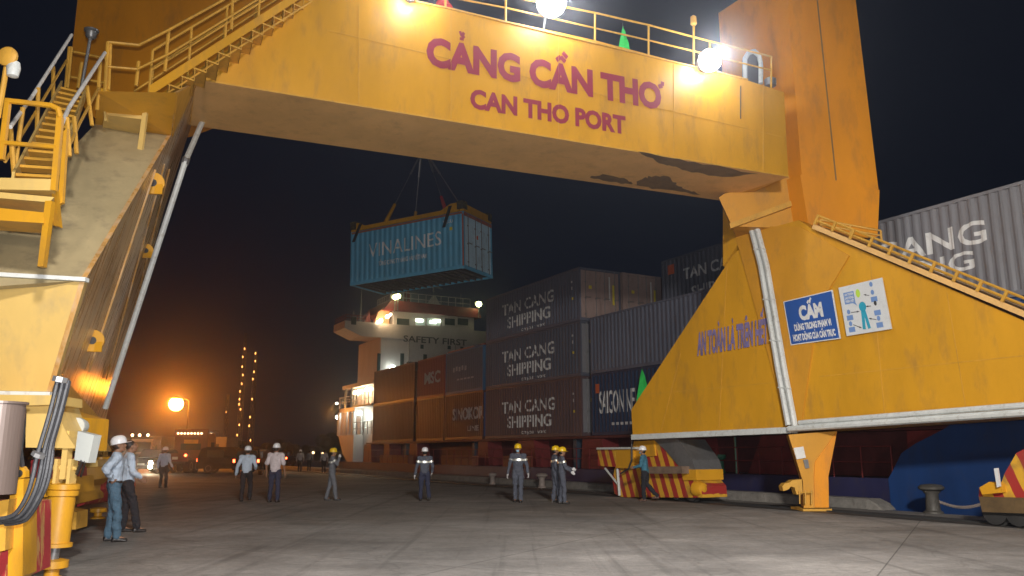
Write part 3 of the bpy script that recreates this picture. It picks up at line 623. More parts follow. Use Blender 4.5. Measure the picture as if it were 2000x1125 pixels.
# --- lower stair with platform, left
sL0, sR0, sL1, sR1 = W(22, 348, 9.3), W(101, 352, 9.3), W(118, 166, 13.2), W(165, 178, 13.2)
run = V((sL1.x-sL0.x, sL1.y-sL0.y, 0)).normalized()
b = MB(); n = 15
for i in range(n):
    t_ = (i+.3)/n; a_, c_ = sL0.lerp(sL1, t_), sR0.lerp(sR1, t_); b.box(a_, c_-a_, run*.21, UP*.035)
stair = b.build('lower_stair', Y3, crane)
b = MB()
for a_, c_ in ((sL0, sL1), (sR0, sR1)): b.prism([a_-UP*.16, a_+UP*.08, c_+UP*.08, c_-UP*.16], V((.035, 0, 0)))
b.build('stringer', YPALE, stair)
b = MB()
hr = [W(118, 248, 9.6), W(135, 210, 10.5), W(205, 103, 13.0)]; b.path(hr, .028, 8); b.path([W(20, 248, 9.4), W(62, 190, 11.2), W(140, 68, 13.2)], .026, 8); b.build('handrail', HIGHLIGHT_WHITE, stair)
b = MB()
for px, py, px2, py2, d_ in ((131, 230, 136, 305, 10.0), (145, 228, 150, 300, 10.6), (170, 168, 180, 245, 11.8), (196, 122, 190, 215, 12.8), (20, 246, 28, 340, 9.6), (45, 210, 30, 325, 10.2), (75, 172, 72, 265, 11.4), (104, 130, 104, 200, 12.5)):
    b.tube(W(px, py, d_), W(px2, py2, d_), .03, 6)
b.path([W(128, 300, 9.9), W(156, 240, 11), W(196, 165, 13)], .022, 6); b.path([W(10, 315, 9.4), W(60, 235, 11.2), W(130, 118, 13.2)], .022, 6); b.build('baluster', Y3, stair)
b = MB(); b.prism([W(-80, 345, 8.9), W(112, 350, 8.9), W(108, 372, 8.9), W(-80, 368, 8.9)], -US*1.2)
b.prism([W(-80, 368, 8.95), W(106, 385, 8.95), W(96, 395, 8.95), W(-80, 380, 8.95)], -US*1.1)
pf = b.build('stair_platform', YPALE, crane)
b = MB(); b.prism([W(-80, 398, 9.0), W(86, 415, 9.0), W(86, 436, 9.0), W(-80, 425, 9.0)], -US*.5); b.prism([W(88, 392, 8.9), W(101, 392, 8.9), W(84, 520, 9.3), W(73, 520, 9.3)], V((0, .08, 0)))
b.prism([W(101, 380, 9.0), W(108, 370, 9.0), W(115, 442, 9.4), (W(104, 440, 9.4))], V((0, .08, 0))); b.build('platform_bracket', Y1, pf)
b = MB(); b.path([W(-60, 192, 8.9), W(10, 196, 8.9), W(100, 206, 8.9), W(114, 213, 8.9), W(118, 230, 8.9)], .033, 8); b.path([W(-60, 272, 8.9), W(112, 288, 8.9)], .028, 8)
b.prism([W(110, 225, 8.88), W(121, 228, 8.88), W(108, 372, 8.88), W(98, 370, 8.88)], V((0, .05, 0))); b.prism([W(124, 256, 9.2), W(131, 250, 9.2), W(122, 395, 9.2), W(112, 400, 9.2)], V((0, .05, 0)))
b.prism([W(8, 196, 8.88), W(18, 197, 8.88), W(5, 310, 8.88), W(-5, 310, 8.88)], V((0, .05, 0))); b.build('platform_railing', Y1, pf)
# work lamp on the platform rail
b = MB(); b.path([W(-4, 230, 8.7), W(8, 160, 8.7), W(16, 112, 8.7)], .03, 8); b.lathe(W(19, 114, 8.7)+V((0, -.08, 0)), V((0, 1, 0)), [(.09, 0), (.115, .02), (.115, .05)], 18); lpst = b.build('platform_lamp', Y3, crane, smooth=True)
b = MB(); b.lathe(W(24, 152, 8.7), UP, [(.01, 0), (.06, .02), (.075, .12), (.06, .19), (.03, .21)], 14); b.build('lamp_glass', WPIPE, lpst, smooth=True)
b = MB(); b.tube(W(159, 172, 14), W(176, 75, 14), .028); b.lathe(W(177, 76, 14), UP, [(.05, 0), (.09, .04), (.1, .13), (.13, .15), (.13, .18)], 14); b.build('tower_lamp', GREYM, crane, smooth=True)
# landing between the two stairs
b = MB(); b.prism([W(197, 172, 13.4), W(292, 200, 13.4), W(290, 208, 13.4), W(196, 187, 13.4)], -US*1.3); ld = b.build('landing', Y1, crane)
b = MB(); b.prism([W(206, 195, 13.6), W(278, 208, 13.6), W(277, 216, 13.6), W(206, 204, 13.6)], -US*.9); b.prism([W(205, 212, 13.6), W(279, 226, 13.6), W(278, 233, 13.6), W(204, 224, 13.6)], -US*.9)
b.prism([W(282, 190, 13.45), W(290, 192, 13.45), W(277, 293, 13.7), W(268, 291, 13.7)], V((0, .07, 0))); b.prism([W(200, 195, 13.5), (W(205, 196, 13.5)), W(208, 236, 13.6), W(204, 236, 13.6)], V((0, .07, 0))); b.build('landing_bracket', YPALE, ld)
b = MB(); b.path([W(211, 82, 13.4), W(271, 88, 13.6), W(330, 58, 14), W(450, -8, 15)], .026, 6); b.path([W(208, 130, 13.4), W(268, 135, 13.6), W(330, 105, 14), W(450, 32, 15), W(520, -12, 15.6)], .022, 6)
for px, py, qx, qy, d_ in ((211, 82, 205, 180, 13.4), (216, 82, 212, 176, 13.45), (271, 120, 266, 168, 13.7), (330, 58, 322, 140, 14.1), (455, -10, 452, 58, 15.1)): b.tube(W(px, py, d_), W(qx, qy, d_), .032, 6)
b.build('landing_railing', Y3, ld); b = MB()
b.path([W(140, 100, 14.6), W(150, 102, 14.6), W(210, 115, 14.6)], .024, 6); b.path([W(138, 150, 14.6), W(205, 162, 14.6)], .024, 6)
for px, py in ((140, 92), (160, 122), (136, 92)): b.tube(W(px, py, 14.4), W(px-8, 172, 14.4), .03, 6)
b.build('landing_railing', Y3, ld)
# upper stair rising along the beam
uL0, uL1 = W(290, 192, 14.0), W(620, -22, 16.6); un = V((BD.y, -BD.x, 0)); ur = V((uL1.x-uL0.x, uL1.y-uL0.y, 0)).normalized(); wd_ = -un*.75
b = MB(); n = 15
for i in range(n):
    a_ = uL0.lerp(uL1, (i+.5)/n); h_ = (uL1.z-uL0.z)/n; b.box(a_-ur*.02, ur*.27, wd_, UP*.03); b.box(a_+ur*.24, ur*.015, wd_, UP*h_)
us = b.build('upper_stair', Y3, crane)
b = MB()
for o in (V((0, 0, 0)), wd_): b.prism([uL0+o+UP*.02, uL0+o+UP*.24, uL1+o+UP*.24, uL1+o+UP*.02], un*.03)
b.build('stringer', Y1, us)
b = MB(); g0, g1 = W(262, 178, 14.0), W(600, -40, 16.5); b.path([g0, g1], .02, 6); b.path([W(290, 205, 14.05), W(350, 204, 14.3)], .03, 6)
b.tube(W(288, 207, 14.1), W(620, -5, 16.6), .022, 6); b.build('guard_bar', Y3, us)
b = MB()
for o in (V((0, 0, 0)), wd_):
    b.tube(uL0+o+UP*.95, uL1+o+UP*.95, .026, 6); b.tube(uL0+o+UP*.55, uL1+o+UP*.55, .02, 6)
    for i in range(6): q_ = uL0.lerp(uL1, i/5)+o; b.tube(q_+UP*.1, q_+UP*.95, .026, 6)
b.build('stair_railing', Y3, us)

# ================================================================== CONTAINERS
def cpaint(name, col, rust=.35, var=.12, rg=.5): return mat(name, col, rg, var=var, scale=1.2, dirt=(.13, .07, .045), damt=rust, stretch=3, bump=.05)
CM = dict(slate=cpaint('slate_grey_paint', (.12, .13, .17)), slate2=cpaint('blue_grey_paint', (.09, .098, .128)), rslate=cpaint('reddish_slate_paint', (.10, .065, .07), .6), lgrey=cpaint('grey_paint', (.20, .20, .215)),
          blue=cpaint('bright_blue_paint', (.12, .40, .60), .3), lblue=cpaint('brightened_blue_door_paint', (.50, .68, .78), .5), navy=cpaint('navy_paint', (.022, .04, .085), .2), red=cpaint('brick_red_paint', (.20, .03, .025)),
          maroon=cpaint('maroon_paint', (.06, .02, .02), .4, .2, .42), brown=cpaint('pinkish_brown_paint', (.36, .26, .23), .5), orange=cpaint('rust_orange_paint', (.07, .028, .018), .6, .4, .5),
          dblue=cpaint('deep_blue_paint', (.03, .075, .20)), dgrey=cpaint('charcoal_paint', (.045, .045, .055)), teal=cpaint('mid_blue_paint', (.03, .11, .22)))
PALEW = mat('faded_white_letters', (.62, .62, .60), .6, var=.25, scale=6, dirt=(.2, .2, .22), damt=.6)
DIMW = mat('dim_white_letters', (.34, .34, .35), .7, var=.3, scale=6, dirt=(.12, .12, .14), damt=.7)
LOGR = mat('orange_logo', (.6, .12, .04), .6, damt=.2); YLAB = mat('yellow_label', (.75, .6, .05), .6, damt=.1)
TYW = mat('dark_timber_floor', (.10, .09, .085), .8, var=.3, scale=3, stretch=1)
PITC = .278
def prof(x):   # corrugation depth, 0 = outermost
    u = (x/PITC) % 1.0
    if u < .25: return 0.
    if u < .5: return .036*(u-.25)/.25
    if u < .75: return .036
    return .036*(1-(u-.75)/.25)
def container(L, key, label, loc, rot, group=None, Hc=2.59, texts=(), doors=True, name='shipping_container', endlab=False, detail=True, endkey=None, framekey=None):
    Wd = 2.44; m = CM[key]; me_ = CM[endkey or key]; mf = CM[framekey or key]
    o = empty(name, loc, label, 'container', group, rot)
    b = MB(); pw = .09
    for x in (0, L-pw):
        for y in (0, Wd-pw): b.abox(x, x+pw, y, y+pw, 0, Hc)
    for y in (0, Wd-.07):
        b.abox(pw, L-pw, y, y+.07, .0, .15); b.abox(pw, L-pw, y, y+.07, Hc-.09, Hc)
    for x in (0, L-.07): b.abox(x, x+.07, pw, Wd-pw, 0, .15); b.abox(x, x+.07, pw, Wd-pw, Hc-.11, Hc)
    b.build('frame', mf, o, local=True)
    b = MB()
    for x in (-.004, L-.174):
        for y in (-.004, Wd-.158):
            for z in (-.004, Hc-.118): b.abox(x, x+.178, y, y+.162, z, z+.122)
    b.build('corner_casting', mf, o, local=True)
    br = [pw]; k = 0
    while True:
        x = PITC*.25*k
        if x > L-pw: break
        if x > pw and x: br.append(x)
        k += 1
    br.append(L-pw)
    for sd in (0, 1):
        b = MB(); ys = (lambda x: .012+prof(x)) if sd == 0 else (lambda x: Wd-.012-prof(x))
        rows = [[V((x, ys(x), .15)), V((x, ys(x), Hc-.09))] for x in br]; n = len(rows)
        b.add([p for r in rows for p in r], [(2*i, 2*i+2, 2*i+3, 2*i+1) for i in range(n-1)])
        b.build('side_panel', m, o, local=True)
    b = MB(); b.abox(.02, L-.02, .02, Wd-.02, Hc-.06, Hc-.02); b.build('roof', m, o, local=True)
    b = MB(); b.abox(.05, L-.05, .05, Wd-.05, .08, .13)
    nx = int(L/.35)
    for i in range(nx): b.abox(.2+i*(L-.4)/nx, .25+i*(L-.4)/nx, .07, Wd-.07, .0, .08)
    b.build('underframe', TYW, o, local=True)
    b = MB(); ny = 9
    for i in range(ny):   # corrugated plain end at x=0
        y0 = pw+(Wd-2*pw)*i/ny; b.abox(.02+.02*(i % 2), .05, y0, y0+(Wd-2*pw)/ny, .15, Hc-.11)
    b.build('end_panel', me_, o, local=True)
    if doors:
        for s, (y0, y1) in enumerate(((pw+.005, Wd/2-.006), (Wd/2+.006, Wd-pw-.005))):
            b = MB(); b.abox(L-.06, L-.025, y0, y1, .16, Hc-.12)
            for k in range(5): b.abox(L-.026, L-.012, y0+.03, y1-.03, .28+k*.46, .56+k*.46)
            d = b.build('door', me_, o, local=True)
            if detail:
                for yy in (y0+.25, y1-.25):
                    g = MB(); g.tube((L+.02, yy, .1), (L+.02, yy, Hc-.05), .018, 6)
                    for zz in (.3, 1.1, 1.9): g.abox(L-.02, L+.03, yy-.04, yy+.04, zz, zz+.05)
                    g.abox(L+.02, L+.035, yy-.02, yy+.3, 1.15, 1.19); g.build('lock_rod', GREYM, d, local=True)
        if endlab:
            g = MB(); g.abox(L-.008, L+.002, .55, .72, 1.6, 1.76); g.abox(L-.008, L+.002, 1.96, 2.08, .9, 1.9); g.build('label_plate', YLAB, o, local=True)
            g = MB(); g.abox(L-.008, L-.003, 1.75, 1.83, 1.1, 2.3); g.build('marking', PALEW, o, local=True)
    for (s, x, z, w, h, bold, tm, gp_) in texts:
        b = MB(); cut = [PITC*.25*k for k in range(1, int(L/PITC*4))]
        text(b, s, V((x, .012-.004, z)), V((w, 0, 0)), V((0, 0, h)), bold, cut, prof, gp_)
        b.build('lettering', tm, o, local=True)
    return o
def mark(o, x, z, w, h, m, name='marking'):
    b = MB(); b.abox(x, x+w, .002, .006, z, z+h); return b.build(name, m, o, local=True)
ROT = (0, 0, math.atan2(US.y, US.x))
def ship_cont(x0, x1, w, zb, key, label, Hc=None, **k):
    Hc = Hc or ((Z2-Z1-.02) if zb < Z2-.1 else (Z3-Z2-.02) if zb < Z3-.1 else Z4-Z3)
    t0, t1 = St(x0, w)[0], St(x1, w)[0]
    return container(t1-t0, key, label, S(t0, w, zb), ROT, Hc=Hc, **k), t0, t1
_zz = [Wp(1137, y_, P0, WS).z for y_ in (851, 733, 624, 519)]
Z1, Z2, Z3, Z4 = _zz
def T3(L, big=1.0, m=PALEW):
    g = lambda x: ((x/PITC) % 1.0) > .72 and x < L*.62
    return [('TAN CANG', L*.18, 1.42, L*.58, .62*big, .02, m, g), ('SHIPPING', L*.22, .55, L*.50, .62*big, .02, m, g)]
GRS = 'containers stacked on the deck of the ship'
# bay A and B near the bridge
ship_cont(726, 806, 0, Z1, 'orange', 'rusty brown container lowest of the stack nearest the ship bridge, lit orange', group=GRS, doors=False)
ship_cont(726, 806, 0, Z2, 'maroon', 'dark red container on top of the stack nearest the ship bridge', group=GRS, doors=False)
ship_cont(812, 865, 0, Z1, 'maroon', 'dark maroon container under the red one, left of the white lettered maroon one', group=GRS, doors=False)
o, _, _ = ship_cont(812, 865, 0, Z2, 'red', 'short bright red container between dark red and blue grey ones near the bridge', group=GRS, doors=False,
          texts=[('MSC', 1.2, .95, 2.6, .75, .03, DIMW, None)])
o, t0, t1 = ship_cont(868, 942, 0, Z1, 'maroon', 'maroon container with faded white lettering low in the stack aft of the grey ones', group=GRS, endkey='dblue',
          texts=[('SINOKOR', 1.1, 1.2, 4.3, .7, .03, DIMW, None), ('LINE', 3.2, .5, 1.6, .3, .02, DIMW, None)])
o, _, _ = ship_cont(868, 942, 0, Z2, 'slate2', 'blue grey container with faint lettering over the white lettered maroon one', group=GRS, endkey='teal', framekey='teal',
          )
for i in range(5): mark(o, 1.1+.42*i, 1.35+.05*(i % 2), .26, .28, DIMW); mark(o, 1.7+.5*i, .8, .36, .1, DIMW)
ship_cont(872, 946, 2.6, Wp(872, 690, P0+WS*2.6, WS).z-2.59, 'red', 'plain red container topmost behind the blue grey one, below the bridge lettering', group=GRS)
ship_cont(815, 865, 2.6, Z2+.1, 'dgrey', 'dark container in the row behind the bright red one', group=GRS)
# bay D, three high, two letters lines
DL = ('middle of the ship', )
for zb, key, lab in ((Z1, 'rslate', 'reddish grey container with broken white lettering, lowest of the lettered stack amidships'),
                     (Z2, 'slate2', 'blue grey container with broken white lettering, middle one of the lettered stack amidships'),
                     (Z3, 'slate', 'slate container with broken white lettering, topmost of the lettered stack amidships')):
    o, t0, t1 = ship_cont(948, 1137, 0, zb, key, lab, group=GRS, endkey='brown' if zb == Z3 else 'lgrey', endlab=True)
    L = t1-t0; mark(o, L-.75, 1.95, .12, .1, PALEW); mark(o, L-.7, 1.1, .14, .12, YLAB, 'label_plate'); mark(o, L-.72, 1.6, .08, .16, PALEW)
    b = MB(); g = lambda x: ((x/PITC) % 1.0) > .55 and x < L*.58
    for s_, x_, z_, w_ in (('TAN CANG', L*.2, 1.35, L*.56), ('SHIPPING', L*.26, .55, L*.46)):
        text(b, s_, V((x_, .008, z_)), V((w_, 0, 0)), V((0, 0, .6)), .02, [PITC*.25*k for k in range(1, int(L/PITC*4))], prof, g)
    text(b, 'on your word', V((L*.42, .008, .2)), V((L*.25, 0, 0)), V((0, 0, .2)), .01, [PITC*.25*k for k in range(1, int(L/PITC*4))], prof, g)
    b.build('lettering', PALEW, o, local=True)
for i, (key, lab) in enumerate((('brown', 'pinkish brown container door end with yellow sticker, second from the front beside the lettered stack'),
                                ('maroon', 'maroon container door end, third across at the top beside the lettered stack'), ('slate', 'slate container door end, deepest across at the top beside the lettered stack'))):
    container(t1-t0, key, lab, S(t0, 2.6*(i+1), Z3), ROT, GRS, Hc=Z4-Z3, endlab=(i == 0))
# bay F, two high towards the bow
tx = lambda px: St(px, 0)[0]-St(1157, 0)[0]
o, f0t, f1t = ship_cont(1157, 1560, 0, Z2, 'slate', 'long plain slate container above the navy one, partly behind the crane leg', group=GRS)
o, _, _ = ship_cont(1157, 1560, 0, Z1, 'navy', 'navy container with white serif lettering below the long slate one', group=GRS,
    texts=[('SAIGON NEWPORT', tx(1172), .98, tx(1296)-tx(1172), .98, .01, PALEW, None)])
for i in range(9): mark(o, tx(1196)+.33*i, .42, .2, .12, PALEW)
mark(o, .35, 1.9, .3, .42, LOGR)
tg = St(1305, 2.6)[0]
o = container(6.06, 'slate2', 'blue grey container with orange logo square on the third tier behind the crane leg', S(tg, 2.6, Z3-.03), ROT, GRS,
    texts=[('TAN CANG', 1.5, 1.45, 3.9, .5, .02, PALEW, None), ('SHIPPING', 2.0, .55, 3.2, .5, .02, PALEW, None)])
mark(o, .45, 1.85, .45, .45, LOGR)
# bay H right of the crane leg
wH = -.8; th0 = St(1690, wH)[0]; hz = Wp(2000, 352, P0+WS*wH, WS).z
HH = 2.9
o = container(12.19, 'lgrey', 'big grey container with large white lettering at the right edge', S(th0, wH, hz-HH), ROT, GRS, Hc=HH)
tC = St(1738, wH)[0]-th0; tG = St(1972, wH)[0]-th0
b = MB(); cuts = [PITC*.25*k for k in range(1, 180)]
def zat(px, py): return Wp(px, py, P0+WS*wH, WS).z-(hz-HH)
xx = lambda px: St(px, wH)[0]-th0
text(b, 'CANG', V((xx(1742), .008, zat(1972, 460))), V((xx(1976)-xx(1742), 0, 0)), V((0, 0, zat(1972, 414)-zat(1972, 460))), .02, cuts, prof)
text(b, 'ING', V((xx(1815), .008, zat(1942, 515))), V((xx(1945)-xx(1815), 0, 0)), V((0, 0, zat(1942, 478)-zat(1942, 515))), .02, cuts, prof)
text(b, 'your word', V((xx(1802), .008, zat(1900, 556))), V((xx(1904)-xx(1802), 0, 0)), V((0, 0, .26)), .0, cuts, prof)
b.build('lettering', WHT, o, local=True)
container(12.19, 'dblue', 'deep blue container beneath the big grey one at the right edge', S(th0+.3, wH+.05, hz-HH-2.6), ROT, GRS)

# ================================================================== SHIP
HULLB = mat('dark_blue_hull_paint', (.012, .045, .155), .4, var=.2, scale=.8, dirt=(.05, .05, .06), damt=.4, stretch=3)
HNAVY = mat('navy_hull_paint', (.022, .024, .075), .45, var=.2, scale=1, dirt=(.06, .05, .04), damt=.4, stretch=3)
DRED = mat('deck_red_paint', (.17, .022, .022), .55, var=.25, scale=1.5, dirt=(.08, .04, .03), damt=.5)
DMAR = mat('dark_maroon_paint', (.10, .022, .022), .6, var=.3, scale=1.5, dirt=(.03, .02, .02), damt=.5)
CREAM = mat('cream_white_ship_paint', (.46, .40, .38), .5, var=.1, scale=.8, dirt=(.35, .26, .2), damt=.35, stretch=3)
GLASS = mat('dark_window_glass', (.03, .05, .05), .15, var=.1, damt=.1)
ship = empty('container_ship', S(-10, 6, -2.3), 'container ship with blue hull and white bridge, moored along the quay and stacked with containers', 'ship')
WH = -.95
tb = lambda px, py: V((St(px, WH, py)[0], St(px, WH, py)[1]))
def SP(px, py, w=WH): return Wp(px, py, P0+WS*w, WS)
# main hull: long low side
b = MB(); b.prism([S(-35, WH, -2.6), S(34, WH, -2.6), S(34, WH, .78), S(-35, WH, .78)], WS*17); b.build('hull', HNAVY, ship)
b = MB(); pts = [SP(1742, 925), SP(1762, 885), SP(1790, 866), SP(1845, 838), SP(1900, 800)]
tE = St(1900, WH)[0]
pl = [S(St(1736, WH)[0], WH-.03, -2.5)]+[p-WS*.03 for p in [SP(1736, 935)]+pts]+[S(34, WH-.03, 3.4), S(34, WH-.03, -2.5)]
b.prism(pl, WS*.35); b.build('forecastle_side', HULLB, ship)
# stern: rounded counter with arches
ts0 = St(643, 0)[0]; ts1 = St(682, 0)[0]; ts2 = St(702, 0)[0]
zr = Wp(682, 850, P0, WS).z; zt = Wp(682, 796, P0, WS).z
def stern_loop(z, sh): # plan loop: rounded at the aft end
    pts = []
    for i in range(13):
        a = math.pi*i/12; pts.append(S(ts0+sh+2.5-2.5*math.sin(a), 0+7.5-7.5*math.cos(a), z))
    return [S(ts1+1.0, 0, z)]+pts+[S(ts1+1.0, 15, z)]
b = MB(); b.ring([stern_loop(-2.4, 5.5), stern_loop(.3, 3.6), stern_loop(1.4, 1.4), stern_loop(zr, 0)]); b.build('stern_hull', CREAM, ship)
b = MB(); l0, l1 = stern_loop(zt-.35, 0), stern_loop(zt, -.03)
b.ring([l0, l1]); st_ = b.build('poop_deck', CREAM, ship)
b = MB()
lo, hi = stern_loop(zr, 0), stern_loop(zt-.35, 0)
loopn = len(lo)
for i in range(0, loopn-1):
    for k in ((0, .5) if i in (0,) else (0,)):
        b = MB(); p_, q_ = lo[i].lerp(lo[i+1], k), hi[i].lerp(hi[i+1], k); b.tube(p_, q_, .16, 6); b.build('poop_pillar', CREAM, st_)
for fr in (.0, .22, .44, .66, .88):
    b = MB(); t_ = ts0+2.2+(ts1-ts0-1.3)*fr; b.box(S(t_, -.02, zr), US*.26, WS*.3, UP*(zt-zr-.3)); b.build('poop_pillar', CREAM, st_)
b = MB()
for t_ in (ts0+3.0,): b.box(S(ts0+2, .6, zr), US*(ts1-ts0-1), WS*.1, UP*(zt-zr-.4))
b.build('poop_inner_wall', CREAM, st_)
b = MB()
rl = stern_loop(zt+.95, -.05); rm = stern_loop(zt+.5, -.05); rf = stern_loop(zt, -.05)
b.path(rl, .035, 6); b.path(rm, .025, 6)
for i in range(len(rl)): b.tube(rf[i], rl[i], .03, 6)
b.build('poop_railing', CREAM, st_)
# superstructure
wS = .8; tF = St(737, wS)[0]; tB = St(693, wS)[0]
wz = lambda px, py: Sw(px, py, tF)
zW0, zW1 = wz(720, 657)[1], wz(700, 628)[1]
b = MB(); b.prism([S(tB, wS, 2), S(tF, wS, 2), S(tF, 14, 2), S(tB, 14, 2)], UP*(zW0-2)); sup = b.build('bridge_house', CREAM, ship)
wL = wz(673, 640)[0]; zr1 = wz(800, 592)[1]
wsl = wz(690, 655)[0]
b = MB()
b.prism([S(tF+.05, wL, zW0+.55), S(tF+.05, wsl+.6, zW0-.02), S(tF+.05, 16.5, zW0-.02), S(tF+.05, 16.5, zW1), S(tF+.05, wL, zW1)], -US*3.0); b.build('bridge_wing', CREAM, ship)
b = MB(); c = S(tF+.06, wL+.5, zW0+.85); b.box(c, WS*.42, US*.02, UP*.6); b.build('wing_window', GLASS, ship)
wWL, wWR = wz(769, 620)[0], wz(927, 620)[0]; zWt = wz(769, 607)[1]
b = MB(); b.prism([S(tF-.1, wWL, zW1-.1), S(tF-.1, wWR, zW1-.1), S(tF-.1, wWR, zWt), S(tF-.1, wWL, zWt)], -US*5); wh = b.build('wheelhouse', CREAM, ship)
LITW = emi('lit_bridge_window', (.75, 1, .75), .22)
TUBE = emi('fluorescent_tube', (.85, 1, .70), 9)
for x0, x1, lit in ((775, 800, 0), (812, 830, 1), (834, 860, 1), (869, 889, 0), (894, 915, 0)):
    (w0, z0), (w1, z1) = wz(x0, 634), wz(x1, 634); zz = wz(x0, 621)[1]
    b = MB(); b.box(S(tF-.08, w0, z0), WS*(w1-w0), US*.01, UP*(zz-z0)); wi = b.build('window', LITW if lit else GLASS, wh)
    b = MB()
    for a_, c_ in ((w0-.05, w0), (w1, w1+.05)): b.box(S(tF-.08, a_, z0-.05), WS*(c_-a_), US*.05, UP*(zz-z0+.1))
    b.box(S(tF-.08, w0, z0-.05), WS*(w1-w0), US*.05, UP*.05); b.box(S(tF-.08, w0, zz), WS*(w1-w0), US*.05, UP*.05); b.build('window_frame', CREAM, wi)
for px, py, w_ in ((819, 626, .5), (846, 629, .45), (853, 627, .5)):
    a_, z_ = wz(px, py); b = MB(); b.tube(S(tF+.02, a_-w_*.6, z_), S(tF+.02, a_+w_*.6, z_), .13, 8); b.build('ceiling_lamp', TUBE, wh)
b = MB()
b.prism([S(tF+.1, wWL-.9, zWt+.02), S(tF+.1, wWR+.6, zWt+.02), S(tF+.1, wWR+.3, zr1+.05), S(tF+.1, wWL-.3, zr1+.1)], -US*5.6); b.build('wheelhouse_roof', DRED, ship)
b = MB(); (a_, z_), (c_, z2) = wz(735, 612), wz(765, 590); b.prism([S(tF-.4, a_, zW1), S(tF-.4, c_, zW1), S(tF-.4, c_, z2), S(tF-.4, a_+.3, z_+.2)], -US*.3); b.build('bridge_screen', mat('orange_lit_panel_paint', (.5, .25, .12), .5), ship)
# windows and doors on the front
b = MB(); 
for x0, x1, y0, y1 in ((735.5, 742, 690, 735), (781, 788, 690, 725), (826, 833, 692, 722), (821, 827, 673, 681), (874, 880, 675, 682), (899, 905, 677, 684)):
    (w0, z0), (w1, z1) = wz(x0, y1), wz(x1, y1); zz = wz(x0, y0)[1]; b.box(S(tF+.005, w0, z0), WS*(w1-w0), US*.03, UP*(zz-z0))
b.build('porthole_strip', GLASS, ship)
b = MB()
p0 = S(tF+.09, wz(787, 667)[0], wz(787, 667)[1]); p1 = S(tF+.09, wz(911, 670)[0], wz(787, 667)[1])
text(b, 'SAFETY FIRST', p0, p1-p0, UP*(wz(787, 655)[1]-wz(787, 667)[1]), .02); b.build('bridge_lettering', mat('dark_grey_letters', (.05, .045, .045), .6), ship)
b = MB()
def fence(mb, pts, h=1.0, n=8):
    for p_, q_ in zip(pts[:-1], pts[1:]):
        for hh in (h, h*.5): mb.tube(p_+UP*hh, q_+UP*hh, .03, 5)
        for i in range(n+1): r_ = p_.lerp(q_, i/n); mb.tube(r_, r_+UP*h, .03, 5)
fence(b, [S(tF-4.6, wWL+.2, zr1), S(tF-.3, wWL+.2, zr1), S(tF-.3, wWR-.3, zr1)], .9, 10); b.build('roof_railing', CREAM, ship)
b = MB(); fence(b, [S(tF-2.8, wL+.1, zW1), S(tF-.1, wL+.1, zW1), S(tF-.1, wWL-1.6, zW1)], .5, 5); b.build('wing_railing', DRED, ship)
b = MB()
for w_ in (3.5, 6.0, 8.6): b.tube(S(tF-1.5, w_, zr1), S(tF-1.5, w_, zr1+1.6), .04, 5)
b.tube(S(tF-1.5, 5.2, zr1+1.9), S(tF-1.5, 6.8, zr1+1.9), .08, 6); b.tube(S(tF-1.5, 6.0, zr1+1.5), S(tF-1.5, 6.0, zr1+1.9), .1, 6); b.build('roof_aerial', GREYM, ship)
b = MB()
for z_ in (5.2, 7.6): b.box(S(tF+.01, wS, z_), WS*12, US*.04, UP*.06)
for w_ in (3.2, 7.4): b.tube(S(tF+.08, w_, 3), S(tF+.08, w_, zW0-.1), .05, 6)
b.build('deck_line', mat('grey_ship_trim', (.25, .22, .21), .5), ship)
# mast, funnel, flags on the roof
b = MB(); (a_, z_) = wz(812, 595); c = S(tF-2, a_, zr1); b.tube(c, c+UP*1.9, .28, 8, .2); b.build('radar_mast', DRED, ship)
b = MB(); (a_, z_) = wz(868, 595); c = S(tF-2, a_, zr1); b.prism([c-WS*.8, c+WS*.8, c+UP*1.3], -US*.8); b.build('mast_base', CREAM, ship)
b = MB(); c = S(tF-1, wz(712, 620)[0], zW1); b.tube(c, c+UP*6.5, .035, 6); c = S(tF-.6, wz(695, 620)[0], zW1); b.tube(c, c+UP*.9, .05, 6); b.build('aerial', GREYM, ship)
b = MB(); b.prism([S(tF-1, wz(719, 620)[0], zW1), S(tF-1, wz(733, 620)[0], zW1), S(tF-1, wz(729, 620)[0], zW1+1.1)], -US*.2); b.build('locker', DRED, ship)
YLG = emi('yellow_green_lamp', (.95, 1, .42), 22)
WARM = emi('warm_deck_lamp', (1, .80, .48), 16); COOL = emi('cool_deck_lamp', (.85, 1, .9), 14)
for px, py, r in ((767, 583, .2), (773, 581, .2), (930, 596, .24)):
    a_, z_ = wz(px, py); c = S(tF+.5, a_, z_); b = MB(); b.tube(c-UP*1.2, c, .06, 6); b.box(c-US*.3-WS*.3-UP*.1, WS*.6, US*.25, UP*.35); h = b.build('mast_floodlight', GREYM, ship)
    bb = MB(); bb.ball(c+US*.05, r, 12, 8); bb.build('bulb', YLG, h, smooth=True)
light('ship_mast_light', 'POINT', S(tF+3, wz(775, 583)[0], zr1+1.4), 60, (.95, 1, .6), ship, shadow_soft_size=.3)
for px, py, r in ((742, 627, .17), (755, 619, .17), (761, 615, .12), (736, 630, .12)):
    a_, z_ = wz(px, py); lampball('wing_lamp', S(tF+.2, a_, z_), r, WARM, ship)
light('ship_wing_light', 'POINT', S(tF+.5, wz(750, 620)[0], wz(750, 622)[1]+.1), 90, (1, .7, .35), ship, shadow_soft_size=.1)
a_, z_ = wz(763, 720); lampball('deck_lamp', S(tF+.4, a_, z_), .26, COOL, ship)
light('ship_deck_light', 'POINT', S(tF+1.6, a_, z_), 14, (.85, 1, .9), ship, shadow_soft_size=.1)
